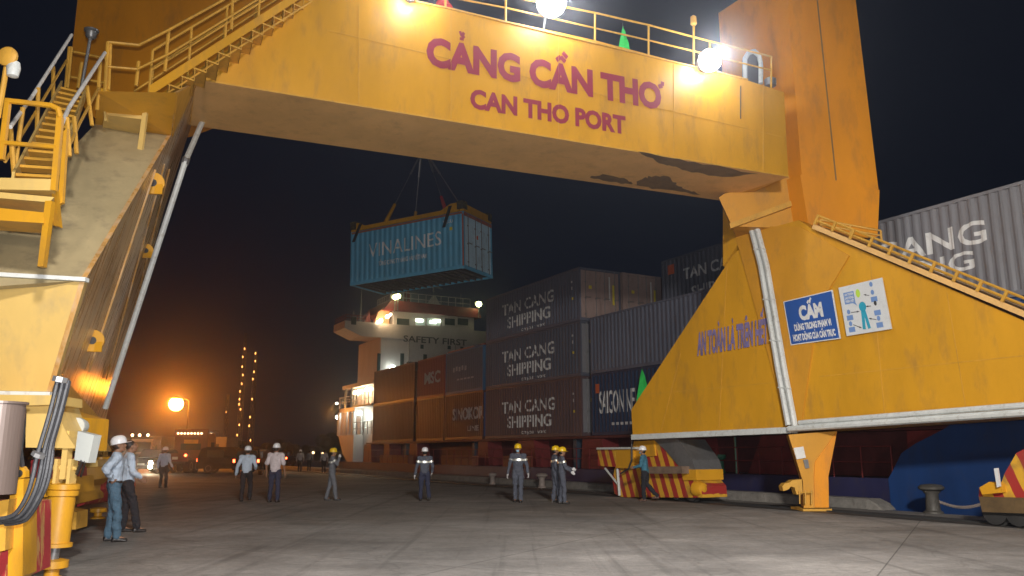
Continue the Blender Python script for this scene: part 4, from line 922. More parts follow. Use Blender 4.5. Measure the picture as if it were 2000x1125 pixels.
# after deckhouse, lit galleries
tD0 = ts1+1.2; tD1 = St(724, -.1)[0]; zd = Wp(705, 752, P0, WS).z
b = MB(); b.prism([S(tD0, .9, zr), S(tD1, .9, zr), S(tD1, 5, zr), S(tD0, 5, zr)], UP*(zd-zr)); dh = b.build('after_deckhouse', CREAM, ship)
b = MB(); b.prism([S(tD0-.2, -.2, zt-.1), S(tD1, -.2, zt-.1), S(tD1, 1, zt-.1), S(tD0-.2, 1, zt-.1)], UP*.16)
b.prism([S(St(666, 0)[0], -.1, zd-.1), S(tD1, -.1, zd-.1), S(tD1, 4, zd-.1), S(St(666, 0)[0], 4, zd-.1)], UP*.3); b.build('deck_slab', CREAM, dh)
b = MB()
for px in (671, 683): t_ = St(px, 0)[0]; b.tube(S(t_, 0, zt), S(t_, 0, zd), .12, 6)
for k in range(6):
    t_ = tD0+(tD1-tD0)*k/5
    for z_ in (zr, zt): b.tube(S(t_, -.12, z_), S(t_, -.12, z_+1), .03, 5)
for z_ in (zr, zt):
    for h_ in (.5, 1): b.tube(S(tD0, -.12, z_+h_), S(tD1, -.12, z_+h_), .03, 5)
b.build('gallery_railing', GREYM, dh)
b = MB(); b.box(S(tD0+.6, .88, zr+.1), US*1.0, -WS*.04, UP*2); b.build('door', DRED, dh)
GRAYW = mat('grey_green_locker_paint', (.4, .5, .42), .5)
b = MB(); b.box(S(tD0+3, .7, zr+.1), US*.7, WS*.2, UP*1.9); b.box(S(tD0+4.6, .7, zr+.1), US*1.4, WS*.2, UP*1.9); b.build('locker', GRAYW, dh)
for px, py, r, m_ in ((694, 767, .18, WARM), (700, 766, .2, WARM), (706, 765, .18, WARM), (717, 761, .2, WARM), (724, 760, .18, WARM), (688, 809, .18, COOL), (703, 807, .2, COOL), (659, 815, .17, COOL), (672, 813, .18, COOL), (658, 788, .1, COOL), (675, 788, .1, COOL)):
    lampball('gallery_lamp', SP(px, py, .35), r, m_, dh)
light('gallery_and_fill_light', 'POINT', SP(703, 770, -.0), 130, (1, .75, .4), ship, shadow_soft_size=.15)
light('gallery_and_fill_light', 'POINT', SP(706, 815, .2), 90, (.85, 1, .85), ship, shadow_soft_size=.15)
light('gallery_and_fill_light', 'POINT', SP(648, 800, -1.3), 170, (1, .42, .08), ship, shadow_soft_size=.2)  # orange fill added outside the stern, no lamp hangs at this spot
light('gallery_and_fill_light', 'POINT', SP(662, 810, .25), 120, (1, .6, .2), ship, shadow_soft_size=.15)
# dark recess and post by the stern, pedestals under the boxes, coaming, deck rails
b = MB(); b.box(S(ts1+1.0, .9, .7), US*(50-ts1), WS*.3, UP*1.44); b.build('hatch_coaming', DMAR, ship)
b = MB(); b.box(S(tF-.5, 0, 2.14), US*(34-tF), WS*11, UP*.12); b.build('hatch_cover', DMAR, ship)
for x0, x1, w0 in ((711, 724, -.2), (750, 760, 0), (800, 814, 0), (934, 952, 0), (1012, 1043, 0), (1138, 1176, 0), (1318, 1366, 0)):
    t0, t1 = St(x0, w0)[0], St(x1, w0)[0]; b = MB(); b.prism([S(t0-.1*(t1-t0), w0, .78), S(t1+.15*(t1-t0), w0, .78), S(t1, w0, 2.12), S(t0, w0, 2.12)], WS*1.5); b.build('hatch_pedestal', DRED, ship)
for x0, x1, x2, x3 in ((1459, 1490, 1545, 1566), (1770, 1775, 1846, 1865)):
    b = MB(); t = [St(x, 0)[0] for x in (x0, x1, x2, x3)]; b.prism([S(t[0], 0, .78), S(t[3], 0, .78), S(t[2], 0, 2.12), S(t[1], 0, 2.12)], WS*1.5); b.build('hatch_pedestal', DRED, ship)
for x0, x1 in ((745, 800), (865, 925), (985, 1030)):
    t0, t1 = St(x0, -.6)[0], St(x1, -.6)[0]; b = MB(); b.box(S(t0, -.7, .78), US*(t1-t0), WS*.4, UP*.55); b.build('deck_locker', mat('rust_red_locker_paint', (.22, .07, .03), .6), ship)
b = MB()
t0, t1 = St(720, -.85)[0], St(1740, -.85)[0]; n = 44
for h_ in (.45, .9): b.tube(S(t0, -.85, .78+h_), S(t1, -.85, .78+h_), .018, 5)
for i in range(n+1): t_ = t0+(t1-t0)*i/n; b.tube(S(t_, -.85, .78), S(t_, -.85, 1.68), .02, 5)
b.build('deck_railing', DRED, ship)
b = MB(); t_ = St(1437, -.4)[0]; b.tube(S(t_, -.4, .78), S(t_, -.4, 2.1), .04, 6); b.build('vent_pole', mat('sea_green_paint', (.03, .13, .08), .5), ship)
b = MB(); t_ = St(1405, -.3)[0]; b.lathe(S(t_, -.3, .78), UP, [(.2, 0), (.16, .1), (.14, .45), (.24, .55), (.22, .65)], 14); b.build('deck_bollard', mat('sea_green_paint', (.03, .13, .08), .5), ship, smooth=True)
# far lashing posts between bays
b = MB()
for px in (809, 945, 1147): t_ = St(px, 1)[0]; b.box(S(t_-.15, .3, .78), US*.3, WS*.5, UP*(Z3+.2-.78))
b.build('lashing_post', mat('blue_grey_post_paint', (.04, .06, .09), .5), ship)

# ================================================================== HANGING CONTAINER AND SPREADER
N_ = W(907, 523, 33.6)
dl = 33.6
while (W(684, 558, dl)-N_).length < 6.06: dl += .02
Lb = W(684, 558, dl); ex = (N_-Lb).normalized(); ez = (UP-ex*UP.dot(ex)).normalized(); ey = ez.cross(ex)
R3 = Matrix((ex, ey, ez)).transposed()
hang = container(6.06, 'blue', 'bright blue container with white serif lettering hanging in mid air from the crane', Lb, R3, Hc=2.5, endlab=False, endkey='lblue', framekey='blue',  # door end painted paler in place of light falling on it
    texts=[('VINALINES', 1.0, 1.18, 3.9, .62, .0, WHT, None), ('TỔNG CÔNG TY HÀNG HẢI VIỆT NAM', 1.55, .72, 2.6, .2, .03, WHT, None), ('VLLU', 5.0, 2.1, .5, .14, .02, WHT, None)])
b = MB(); b.abox(.05, 6.0, -.012, -.006, 2.40, 2.48); b.build('rust_streak', cpaint('rusty_top_rail_paint', (.4, .14, .07), .5), hang, local=True)
b = MB(); b.abox(6.062, 6.068, .02, 2.42, 2.32, 2.48); b.abox(5.985, 6.062, -.014, -.006, .1, 2.39); b.build('rusty_header', cpaint('rusty_red_rail_paint', (.42, .13, .08), .5), hang, local=True)
b = MB(); b.abox(6.03, 6.036, .95, 1.12, 1.25, 1.75); b.abox(6.03, 6.036, 1.15, 1.3, 1.3, 1.45); b.build('door_marking', WHT, hang, local=True)
b = MB(); b.abox(6.031, 6.037, 1.12, 1.25, 1.5, 1.7); b.build('door_marking', LOGR, hang, local=True)
mark(hang, 5.35, 1.75, .14, .14, YLAB, 'label_plate')
spo = Lb+ez*2.52
sp = empty('spreader', spo, 'yellow lifting spreader with black corner blocks clamped on the hanging blue container', 'spreader', rot=R3)
b = MB(); b.abox(.25, 5.8, .02, .2, .02, .2); b.abox(.25, 5.8, 2.24, 2.42, .02, .2)
for x in (0, 5.86): b.abox(x, x+.2, .02, 2.42, .0, .34)
b.abox(2.7, 3.3, .2, 2.24, .04, .2)
b.prism([(4.9, .02, .2), (5.9, .02, .2), (5.9, .02, .42), (5.4, .02, .42)], (0, .25, 0)); b.prism([(.2, .02, .2), (.8, .02, .2), (.4, .02, .38), (.2, .02, .42)], (0, .25, 0))
b.build('frame', Y1, sp, local=True)
b = MB()
for x in (-.03, 5.75):
    for y in (-.03, 2.12): b.abox(x, x+.32, y, y+.34, .1, .46)
b.build('corner_block', mat('black_and_yellow_worn_paint', (.06, .05, .03), .6, dirt=(.5, .35, .03), damt=.9), sp, local=True)
for x, y in ((.5, -.06), (5.35, -.06), (.5, 2.44), (5.35, 2.44)):
    b = MB(); b.prism([(x, y, .3), (x+.14, y, .3), (x+.1-.35, y, -.5), (x-.04-.35, y, -.5)] if x < 2 else [(x, y, .3), (x+.14, y, .3), (x-.2, y, -.6), (x-.34, y, -.6)], (0, .05, 0)); b.build('guide_arm', DARKM, sp, local=True)
Ri = R3.transposed(); toL = lambda p: Ri @ (p-spo)
apex = toL(W(822, 300, 37)); apex2 = toL(W(834, 300, 37))
for (x, y) in ((1.9, .1), (5.1, .1), (1.9, 2.3), (5.1, 2.3)):
    base = V((x, y, .2)); ap = apex if x < 3 else apex2; dd = (ap-base).normalized()
    b = MB(); k1 = base+dd*1.05; b.tube(base, k1, .10, 6, .07) ; ar = b.build('sling_link', Y1 if x < 3 else REDF, sp, local=True)
    b = MB(); L0 = (ap-k1).length; nl = int(L0/.16)
    b.tube(k1, ap, .022, 5)
    for i in range(nl):
        if i/nl > .55 or x > 99: c_ = k1.lerp(ap, (i+.5)/nl); b.tube(c_-dd*.07, c_+dd*.07, .05, 5)
    b.build('chain_sling', GREYM, sp, local=True)
b = MB(); b.tube(apex-V((.15, 0, 0)), apex2+V((.15, 0, 0)), .1, 8); b.ball(apex, .16); b.ball(apex2, .16); ctr = (apex+apex2)/2
b.build('hook', DARKM, sp, local=True)
b = MB(); upl = Ri @ UP
for o in (-.15, .15): b.tube(ctr+V((o, 0, 0)), ctr+V((o, 0, 0))+upl*6, .025, 5)
b.build('hoist_rope', GREYM, sp, local=True)

# ================================================================== PEOPLE
FOLD = bpy.data.textures.new('cloth_folds', 'CLOUDS'); FOLD.noise_scale = .11; FOLD.noise_depth = 2
def remesh(mb, name, m, parent, vox, fold=0):
    me = bpy.data.meshes.new(name); me.from_pydata(mb.v, [], mb.f)
    bm = bmesh.new(); bm.from_mesh(me); bmesh.ops.recalc_face_normals(bm, faces=bm.faces); bm.to_mesh(me); bm.free()
    o = bpy.data.objects.new('tmp', me); C.objects.link(o)
    r = o.modifiers.new('r', 'REMESH'); r.mode = 'VOXEL'; r.voxel_size = vox
    if fold: f_ = o.modifiers.new('f', 'DISPLACE'); f_.texture = FOLD; f_.strength = fold; f_.mid_level = .5
    s = o.modifiers.new('s', 'SMOOTH'); s.iterations = 3; s.factor = .5
    dg = bpy.context.evaluated_depsgraph_get(); dg.update()
    out = bpy.data.meshes.new_from_object(o.evaluated_get(dg)); out.name = name
    bpy.data.objects.remove(o)
    out.materials.clear(); out.materials.append(m)
    out.polygons.foreach_set('use_smooth', [True]*len(out.polygons))
    ob = bpy.data.objects.new(name, out); C.objects.link(ob); ob.parent = parent; return ob
def limb(mb, pts, rad, n=12):
    """capsule chain: tapered tubes plus balls at the joints"""
    pts = [V(p) for p in pts]
    for a, c, ra, rc in zip(pts[:-1], pts[1:], rad[:-1], rad[1:]): mb.tube(a, c, ra, n, rc)
    for p, r in zip(pts, rad): mb.ball(p, r, n, 8)
def trunk(mb, rows, n=18):   # rows: (x,y,z,rx,ry)
    mb.ring([[V((x+rx*math.cos(2*math.pi*i/n), y+ry*math.sin(2*math.pi*i/n), z)) for i in range(n)] for x, y, z, rx, ry in rows])
SKIN = mat('brown_skin', (.28, .15, .09), .55, var=.06, damt=.05)
HAIR = mat('black_hair', (.012, .010, .009), .5, var=.2, scale=20, damt=0)
def cloth(n, c, v=.12): return mat(n, c, .85, var=v, scale=4.5, dirt=tuple(x*.55 for x in c), damt=.45, bump=1.0)
K = dict(lblue=cloth('light_blue_shirt_cloth', (.50, .60, .72)), pink=cloth('pale_pink_shirt_cloth', (.62, .55, .56)), jean=cloth('blue_denim', (.075, .145, .21)), black=cloth('black_trouser_cloth', (.018, .019, .025)),
         grey=cloth('grey_coverall_cloth', (.14, .15, .17)), dgrey=cloth('dark_grey_coverall_cloth', (.085, .095, .125)), blue=cloth('teal_blue_shirt_cloth', (.05, .17, .24)), navyc=cloth('navy_trouser_cloth', (.03, .035, .07)),
         white=cloth('white_glove_cloth', (.65, .65, .65)), dim=cloth('pale_shirt_cloth', (.4, .4, .42)))
SHOE = mat('black_shoe_leather', (.015, .013, .012), .35, damt=.1); SHOEB = mat('brown_shoe_leather', (.09, .045, .03), .45, damt=.1)
HATW = mat('white_hard_hat_plastic', (.80, .81, .82), .28, var=.03, damt=.04); HATY = mat('yellow_hard_hat_plastic', (.80, .52, .01), .3, var=.03, damt=.04)
BAND = mat('silver_reflective_tape', (.95, .97, .9), .42, .85, var=.03, damt=0)
BELT = mat('dark_belt_leather', (.02, .015, .012), .5, damt=0)
EYE = mat('dark_eye', (.02, .015, .012), .2, damt=0); MASK = mat('blue_face_mask_cloth', (.25, .45, .62), .8, damt=.05)
def person(px, py, label, rz, top, legs, shoe=SHOE, hat=HATW, H=1.72, sleeve='long', feet=((-.1, 0), (.1, 0)), elb=None, hnd=None, look=0., tilt=0., band=False, glove=False, mask=False, vox=.013, group=None, lift=(0, 0), lean=0., belt=False):
    s = H/1.72; loc = Wz(px, py, 0)
    o = empty('person', loc, label, 'person', group, (0, 0, rz)); o.scale = (s, s, s)
    elb = elb or ((-.27, -.04, 1.12), (.27, -.04, 1.12)); hnd = hnd or ((-.29, .06, .86), (.29, .06, .86))
    hip = [V((-.09, 0, .91)), V((.09, 0, .91))]; pel = V((0, 0, .95)); L = lean
    sh = [V((-.185, L*.9, 1.41)), V((.185, L*.9, 1.41))]; nk = V((0, L, 1.48)); hd = V((0, L+.02, 1.605))
    B_, T_, U_ = MB(), MB(), MB()
    ank = [V((feet[i][0], feet[i][1], .085+lift[i])) for i in (0, 1)]
    knee = []
    for i in (0, 1):
        k_ = hip[i].lerp(ank[i], .5); k_.y += .03+.12*(lift[i] > 0); k_.z += .01; knee.append(k_)
        limb(B_, [hip[i], knee[i], ank[i]], [.085, .055, .04])
        limb(T_, [hip[i], hip[i].lerp(knee[i], .5), knee[i], knee[i].lerp(ank[i], .5), ank[i]+V((0, 0, .015))], [.105, .092, .075, .070, .066])
        # foot bones inside the shoe
        limb(B_, [ank[i], ank[i]+V((0, .12, -.045))], [.036, .028])
    trunk(B_, [(0, 0, .88, .12, .09), (0, 0, .98, .15, .10), (0, L*.3, 1.1, .13, .09), (0, L*.7, 1.28, .16, .105), (0, L*.9, 1.40, .16, .09), (0, L, 1.46, .07, .06)])
    trunk(T_, [(0, 0, .84, .12, .09), (0, 0, .92, .165, .115), (0, 0, 1.0, .16, .108), (0, .0, 1.03, .15, .1)])
    trunk(U_, [(0, 0, .90 if sleeve != 'tucked' else .98, .162, .118), (0, 0, .98, .165, .12), (0, L*.3, 1.1, .155, .112), (0, L*.7, 1.27, .18, .122), (0, L*.85, 1.37, .175, .11), (0, L*.95, 1.45, .10, .075), (0, L, 1.485, .062, .06)])
    for i in (0, 1):
        e, h_ = V(elb[i]), V(hnd[i]); fd = (h_-e).normalized()
        limb(B_, [sh[i], e, h_], [.052, .038, .026])
        lim_ = [sh[i]+V((0, 0, -.01)), sh[i].lerp(e, .5), e] ; rr = [.078, .066, .056]
        if sleeve != 'short': lim_.append(h_-fd*.01); rr.append(.042)
        else: lim_ = [sh[i]+V((0, 0, -.01)), sh[i].lerp(e, .85)]; rr = [.08, .072]
        limb(U_, lim_, rr)
        limb(U_, [V((0, L*.9, 1.38)), sh[i]], [.09, .078])
        # palm, four fingers of unequal length, thumb from the side of the palm
        G_ = MB() if glove else B_
        side = 1 if i else -1; ax = fd; inw = V((-side, 0, 0)); inw = (inw-ax*inw.dot(ax)).normalized(); fw = ax.cross(inw)*(-side); fw = fw if fw.y > 0 else -fw
        pc = h_+fd*.05; gr = .004 if glove else 0
        limb(G_, [h_+fd*.01, pc+fw*.018], [.026+gr, .030+gr], 8); limb(G_, [h_+fd*.01, pc-fw*.018], [.026+gr, .028+gr], 8)
        for k, (of, ln) in enumerate(((.030, .070), (.010, .080), (-.010, .074), (-.030, .056))):
            r_ = pc+fw*of+fd*.03; m_ = r_+fd*ln*.55+inw*.008; t_ = m_+fd*ln*.4+inw*.022; limb(G_, [r_, m_, t_], [.0105+gr, .010+gr, .0085+gr], 7)
        r_ = h_+fd*.03+fw*.03; limb(G_, [r_, r_+fw*.028+fd*.025, r_+fw*.032+fd*.055+inw*.012], [.013+gr, .012+gr, .010+gr], 7)
        if glove: remesh(G_, 'glove', K['white'], o, vox)
    # neck and head
    Rm = Matrix.Rotation(look, 3, 'Z') @ Matrix.Rotation(tilt, 3, 'X'); hp = lambda x, y, z: hd+Rm @ V((x, y, z))
    limb(B_, [nk-V((0, 0, .06)), hd-V((0, .01, .06))], [.06, .055])
    def eb(mb, c, r, sc, n=14, m_=10):
        rows = []
        for k in range(m_+1):
            ph = math.pi*k/m_*.996+.002; rows.append([hp(c[0]+sc[0]*r*math.sin(ph)*math.cos(2*math.pi*i/n), c[1]+sc[1]*r*math.sin(ph)*math.sin(2*math.pi*i/n), c[2]-sc[2]*r*math.cos(ph)) for i in range(n)])
        mb.ring(rows)
    eb(B_, (0, -.01, .02), .1, (.78, .95, 1.0)); eb(B_, (0, .025, -.045), .065, (.85, .95, 1.0)); eb(B_, (0, .055, -.085), .028, (1, 1, .8))
    eb(B_, (0, .095, -.02), .016, (.9, 1.3, 1.4)); eb(B_, (0, .085, .018), .012, (1, 1.2, 2.2)); eb(B_, (0, .082, -.056), .018, (1.3, .7, .5))
    for sx in (-1, 1): eb(B_, (.078*sx, -.005, -.005), .022, (.45, .9, 1.3)); eb(B_, (.05*sx, .06, -.03), .025, (1, .8, 1))
    remesh(B_, 'body', SKIN, o, vox*.8)
    remesh(U_, 'shirt', K[top], o, vox, .055); remesh(T_, 'trousers', K[legs], o, vox, .06)
    for i in (0, 1):
        S_ = MB(); a_ = ank[i]; limb(S_, [a_+V((0, -.035, -.035)), a_+V((0, .06, -.045)), a_+V((0, .15, -.056))], [.045, .043, .03]); 
        S_.abox(a_.x-.04, a_.x+.04, a_.y-.07, a_.y+.17, a_.z-.083, a_.z-.055); remesh(S_, 'shoe', shoe, o, .012)
    for sx in (-1, 1):
        e_ = MB(); eb(e_, (.032*sx, .079, .012), .011, (1.2, .6, .6), 8, 5); e_.build('eye', EYE, o, local=True)
    hr_ = MB(); eb(hr_, (0, -.022, .035), .104, (.80, .93, .92)) if hat is None else eb(hr_, (0, -.03, -.005), .09, (.85, .86, .85)); hr_.build('hair', HAIR, o, local=True, smooth=True)
    if hat:
        b = MB(); n = 26; rows = []
        for r, z, e_ in ((.118, .028, 0), (.138, .026, .055), (.140, .032, .055), (.120, .04, .0), (.121, .07, 0), (.114, .11, 0), (.095, .145, 0), (.06, .168, 0), (.02, .176, 0), (.001, .177, 0)):
            rows.append([hp((r*.92)*math.cos(2*math.pi*i/n)*(1+(.02 if abs(math.sin(4*math.pi*i/n)) > .95 else 0)), r*1.08*math.sin(2*math.pi*i/n)+(e_*max(0, math.sin(2*math.pi*i/n))**2), z) for i in range(n)])
        b.ring(rows); h_ = b.build('hard_hat', hat, o, local=True, smooth=True)
        b = MB(); b.ring([[hp(x, .121*math.cos(a), .055+.126*math.sin(a)) for x, a in ((-.012, t_), (.012, t_), (.012, t_), (-.012, t_))] for t_ in [math.pi*k/12 for k in range(13)]]); b.build('ridge', hat, h_, local=True)
    if mask: b = MB(); eb(b, (0, .066, -.05), .052, (.95, .85, .85)); b.build('face_mask', MASK, o, local=True, smooth=True)
    if belt: b = MB(); trunk(b, [(0, 0, .975, .168, .124), (0, 0, 1.01, .168, .124)], 24); b.build('belt', BELT, o, local=True)
    if band:
        b = MB(); rr = []
        for z, rx, ry in ((1.25, .186, .128), (1.25, .192, .134), (1.315, .192, .130), (1.315, .186, .124)): rr.append([V((rx*math.cos(2*math.pi*i/28), L*.75+ry*math.sin(2*math.pi*i/28), z)) for i in range(28)])
        b.ring(rr+[rr[0]], cap=False)
        for i in (0, 1):
            p_ = V(sh[i]).lerp(V(elb[i]), .42); d_ = (V(elb[i])-V(sh[i])).normalized(); b.tube(p_-d_*.03, p_+d_*.03, .077, 14, .074)
        b.build('reflective_band', BAND, o, local=True, smooth=True)
    return o
GP = 'people standing and walking on the quay'
R_ = math.radians
person(213, 1058, 'man in white hard hat, light blue shirt and blue jeans standing with hands on hips', R_(-62), 'lblue', 'jean', hat=HATW, H=1.74,
       elb=((-.40, -.16, 1.20), (.40, -.16, 1.20)), hnd=((-.20, -.05, 1.03), (.20, -.05, 1.03)), feet=((-.10, -.02), (.12, .10)), tilt=R_(12), look=R_(-4), vox=.0085, belt=True, sleeve='tucked', group=GP)
person(240, 1040, 'bareheaded man in pale shirt and black trousers close behind the man in jeans', R_(-58), 'lblue', 'black', hat=None, H=1.73,
       elb=((-.27, .04, 1.15), (.27, .04, 1.15)), hnd=((-.2, .2, 1.02), (.22, .2, 1.02)), feet=((-.1, .0), (.12, .22)), tilt=R_(14), vox=.0095, group=GP)
person(317, 953, 'man in white hard hat and blue shirt walking away alone towards the trucks', R_(-6), 'lblue', 'black', H=1.70, feet=((-.08, -.06), (.09, .1)), hnd=((-.28, .0, .86), (.34, .1, .9)), group=GP)
person(478, 979, 'man in white hard hat, long sleeved pale blue shirt and black trousers walking away', R_(6), 'lblue', 'black', H=1.66, feet=((-.10, -.08), (.12, .16)), lift=(0, .03), hnd=((-.34, .05, .84), (.25, .16, 1.02)), elb=((-.29, -.05, 1.1), (.29, -.05, 1.12)), group=GP)
person(534, 981, 'man in white hard hat and short sleeved pale pink shirt seen from behind', R_(-4), 'pink', 'navyc', H=1.74, sleeve='short', feet=((-.14, .02), (.13, -.05)), group=GP)
person(646, 977, 'worker in yellow hard hat and grey coverall raising a hand to his face', R_(-75), 'grey', 'grey', hat=HATY, H=1.60, glove=True, band=True, feet=((-.08, -.16), (.09, .16)),
       elb=((-.26, -.05, 1.12), (.28, .16, 1.2)), hnd=((-.26, .0, .86), (.12, .22, 1.44)), group=GP)
person(828, 978, 'worker in white hard hat and grey jacket with reflective shoulders walking away', R_(8), 'dgrey', 'navyc', H=1.62, glove=True, band=True, feet=((-.12, .0), (.16, -.22)), lift=(0, .04), hnd=((-.32, .02, .86), (.26, .12, .95)), group=GP)
person(1012, 981, 'worker in yellow hard hat and blue face mask walking towards the camera', R_(172), 'dgrey', 'dgrey', hat=HATY, H=1.72, glove=True, band=True, mask=True, feet=((-.10, .12), (.1, -.12)), hnd=((-.32, .05, .88), (.32, .0, .86)), group=GP)
person(1085, 981, 'worker in yellow hard hat half hidden behind the pointing worker', R_(-80), 'dgrey', 'dgrey', hat=HATY, H=1.66, band=True, feet=((-.1, -.05), (.1, .1)), group=GP)
person(1098, 984, 'worker in yellow hard hat and dark coverall pointing an arm forward', R_(-86), 'dgrey', 'dgrey', hat=HATY, H=1.62, glove=True, band=True, feet=((-.1, -.04), (.1, .06)), elb=((-.24, .12, 1.15), (.27, .1, 1.12)), hnd=((-.12, .34, 1.08), (.27, .26, 1.0)), group=GP)
person(1262, 979, 'man in white hard hat and teal blue shirt striding past the striped bogie', R_(70), 'blue', 'black', H=1.66, shoe=SHOEB, mask=True, feet=((-.07, .05), (.09, -.34)), lift=(0, .08), lean=.05, elb=((-.24, .1, 1.13), (.26, .0, 1.1)), hnd=((-.2, .32, 1.08), (.27, .12, .88)), group=GP)
person(585, 922, 'dim distant man in pale shirt beyond the pink shirted man', R_(20), 'dim', 'black', hat=HATW, H=1.68, vox=.02, group=GP)
person(603, 920, 'dim distant figure right of the distant pale shirted man', R_(-10), 'grey', 'black', hat=None, H=1.66, vox=.02, group=GP)
person(632, 924, 'dim distant man standing left behind the worker with raised hand', R_(30), 'dim', 'black', hat=None, H=1.68, vox=.02, group=GP)

# ================================================================== QUAY FURNITURE
BOLL = mat('scuffed_cast_iron', (.09, .085, .075), .5, .2, var=.3, scale=5, dirt=(.25, .23, .2), damt=.4); BOLW = mat('whitewashed_bollard_paint', (.30, .25, .22), .7, var=.2, scale=5, damt=.4)
def bollard(px, w, m, lab, s=1., group='mooring bollards along the quay'):
    t_ = St(px, w)[0]; o = empty('bollard', S(t_, w, 0), lab, 'bollard', group)
    b = MB(); b.lathe((0, 0, 0), UP, [(.2*s, 0), (.2*s, .04), (.15*s, .08), (.13*s, .40*s), (.2*s, .50*s)], 20); b.build('post', m, o, local=True, smooth=True)
    b = MB(); b.lathe((0, 0, .5*s), UP, [(.2*s, -.02), (.26*s, .02), (.27*s, .07), (.2*s, .13), (.02, .15)], 20); b.build('cap', m, o, local=True, smooth=True)
bollard(1812, -2.1, BOLL, 'dark cast iron bollard on the quay edge between the jack leg and the right bogie', 1.15)
bollard(962, -2.9, BOLW, 'whitewashed bollard left of the masked worker', .8)
bollard(1058, -2.9, BOLW, 'whitewashed bollard between the masked worker and the pointing pair', .95)
b = MB(); a_, c_ = S(St(1822, -2.05)[0], -2.05, .3), S(St(1912, -2.2)[0], -2.2, .32)
for i in range(34):
    t_ = i/33; q_ = a_.lerp(c_, t_)-UP*(.12*math.sin(math.pi*t_)); d_ = (c_-a_).normalized(); n_ = UP if i % 2 else GNn
    n_ = V((0, 0, 1)) if i % 2 else V((d_.y, -d_.x, 0)); pts = [q_+d_*(.045*math.cos(2*math.pi*k/8))+n_*(.028*math.sin(2*math.pi*k/8)) for k in range(9)]
    b.path(pts, .011, 5)
tag(b.build('mooring_chain', BOLW), 'pale chain slung low along the quay edge right of the dark bollard', 'chain')
def pennant(px, pyt, pyb, d, zb, m, lab, w=.28, ln=.9):
    c = W(px, pyb, d); top = W(px, pyt, d); o = empty('pennant', (c.x, c.y, zb), lab, 'flag')
    b = MB(); b.tube((0, 0, 0), (0, 0, top.z-zb+.1), .015, 6); b.build('pole', DARKM, o, local=True)
    b = MB(); h = top.z-c.z; n = 8; rows = []
    for i in range(n+1):
        t_ = i/n; wv = w*t_**.8; rows.append([V((-wv*.5, .03*math.sin(i*1.3), top.z-zb-h*t_)), V((0, .02+.05*math.sin(i*2), top.z-zb-h*t_)), V((wv*.6, .04*math.cos(i*1.7), top.z-zb-h*t_*.97)), V((wv*.1, -.05, top.z-zb-h*t_))])
    b.ring(rows); b.build('cloth', m, o, local=True)
tf = St(1256, -.8); dF = S(tf[0], -.8).y
pennant(1256, 720, 786, dF, .8, GREEN, 'bright green pennant drooping beside the left end of the crane leg gusset', .55)
pennant(1218, 52, 98, bp_(1218, 90).y+1.2, bp_(1218, 95).z-.1, GREEN, 'green pennant behind the crane beam railing', .3)
pennant(864, -12, 22, bp_(864, 20).y+.6, bp_(864, 20).z-.1, REDF, 'small red flag at the top of the crane beam left of the lights', .5)

# ================================================================== VEHICLES
TYR = mat('tyre_rubber', (.02, .02, .02), .8, damt=.1); CABR = mat('brown_red_cab_paint', (.16, .05, .035), .5); CABG = mat('pale_cab_paint', (.25, .2, .16), .5); BOXG = mat('grey_box_body_paint', (.20, .17, .15), .6); BLK = mat('black_car_paint', (.012, .012, .014), .2, damt=.05)
HEADL = emi('headlight', (1, .82, .55), 300); HEADG = emi('cool_headlight', (.7, 1, .85), 10); TAIL = emi('tail_light', (1, .10, .03), 14); MARKL = emi('marker_light', (1, .62, .32), 16)
PLATE = mat('white_number_plate', (.75, .82, .78), .4, damt=.05); PLATR = mat('reflective_number_plate', (.9, 1, .92), .38, .8, damt=0)
def wheel(par, x, y, r, wdt, L=True):
    b = MB(); b.lathe((x, y, r), (1, 0, 0), [(r*.6, -wdt/2), (r*.96, -wdt/2), (r, -wdt*.3), (r, wdt*.3), (r*.96, wdt/2), (r*.6, wdt/2)], 22); w = b.build('wheel', TYR, par, local=True, smooth=True)
    b = MB(); b.lathe((x, y, r), (1, 0, 0), [(.06, -wdt*.4), (r*.58, -wdt*.52), (r*.58, wdt*.52), (.06, wdt*.4)], 16); b.build('rim', GREYM, w, local=True, smooth=True)
def bits(par, name, m, boxes):
    out = []
    for x in boxes: b = MB(); b.abox(*x); out.append(b.build(name, m, par, local=True))
    return out
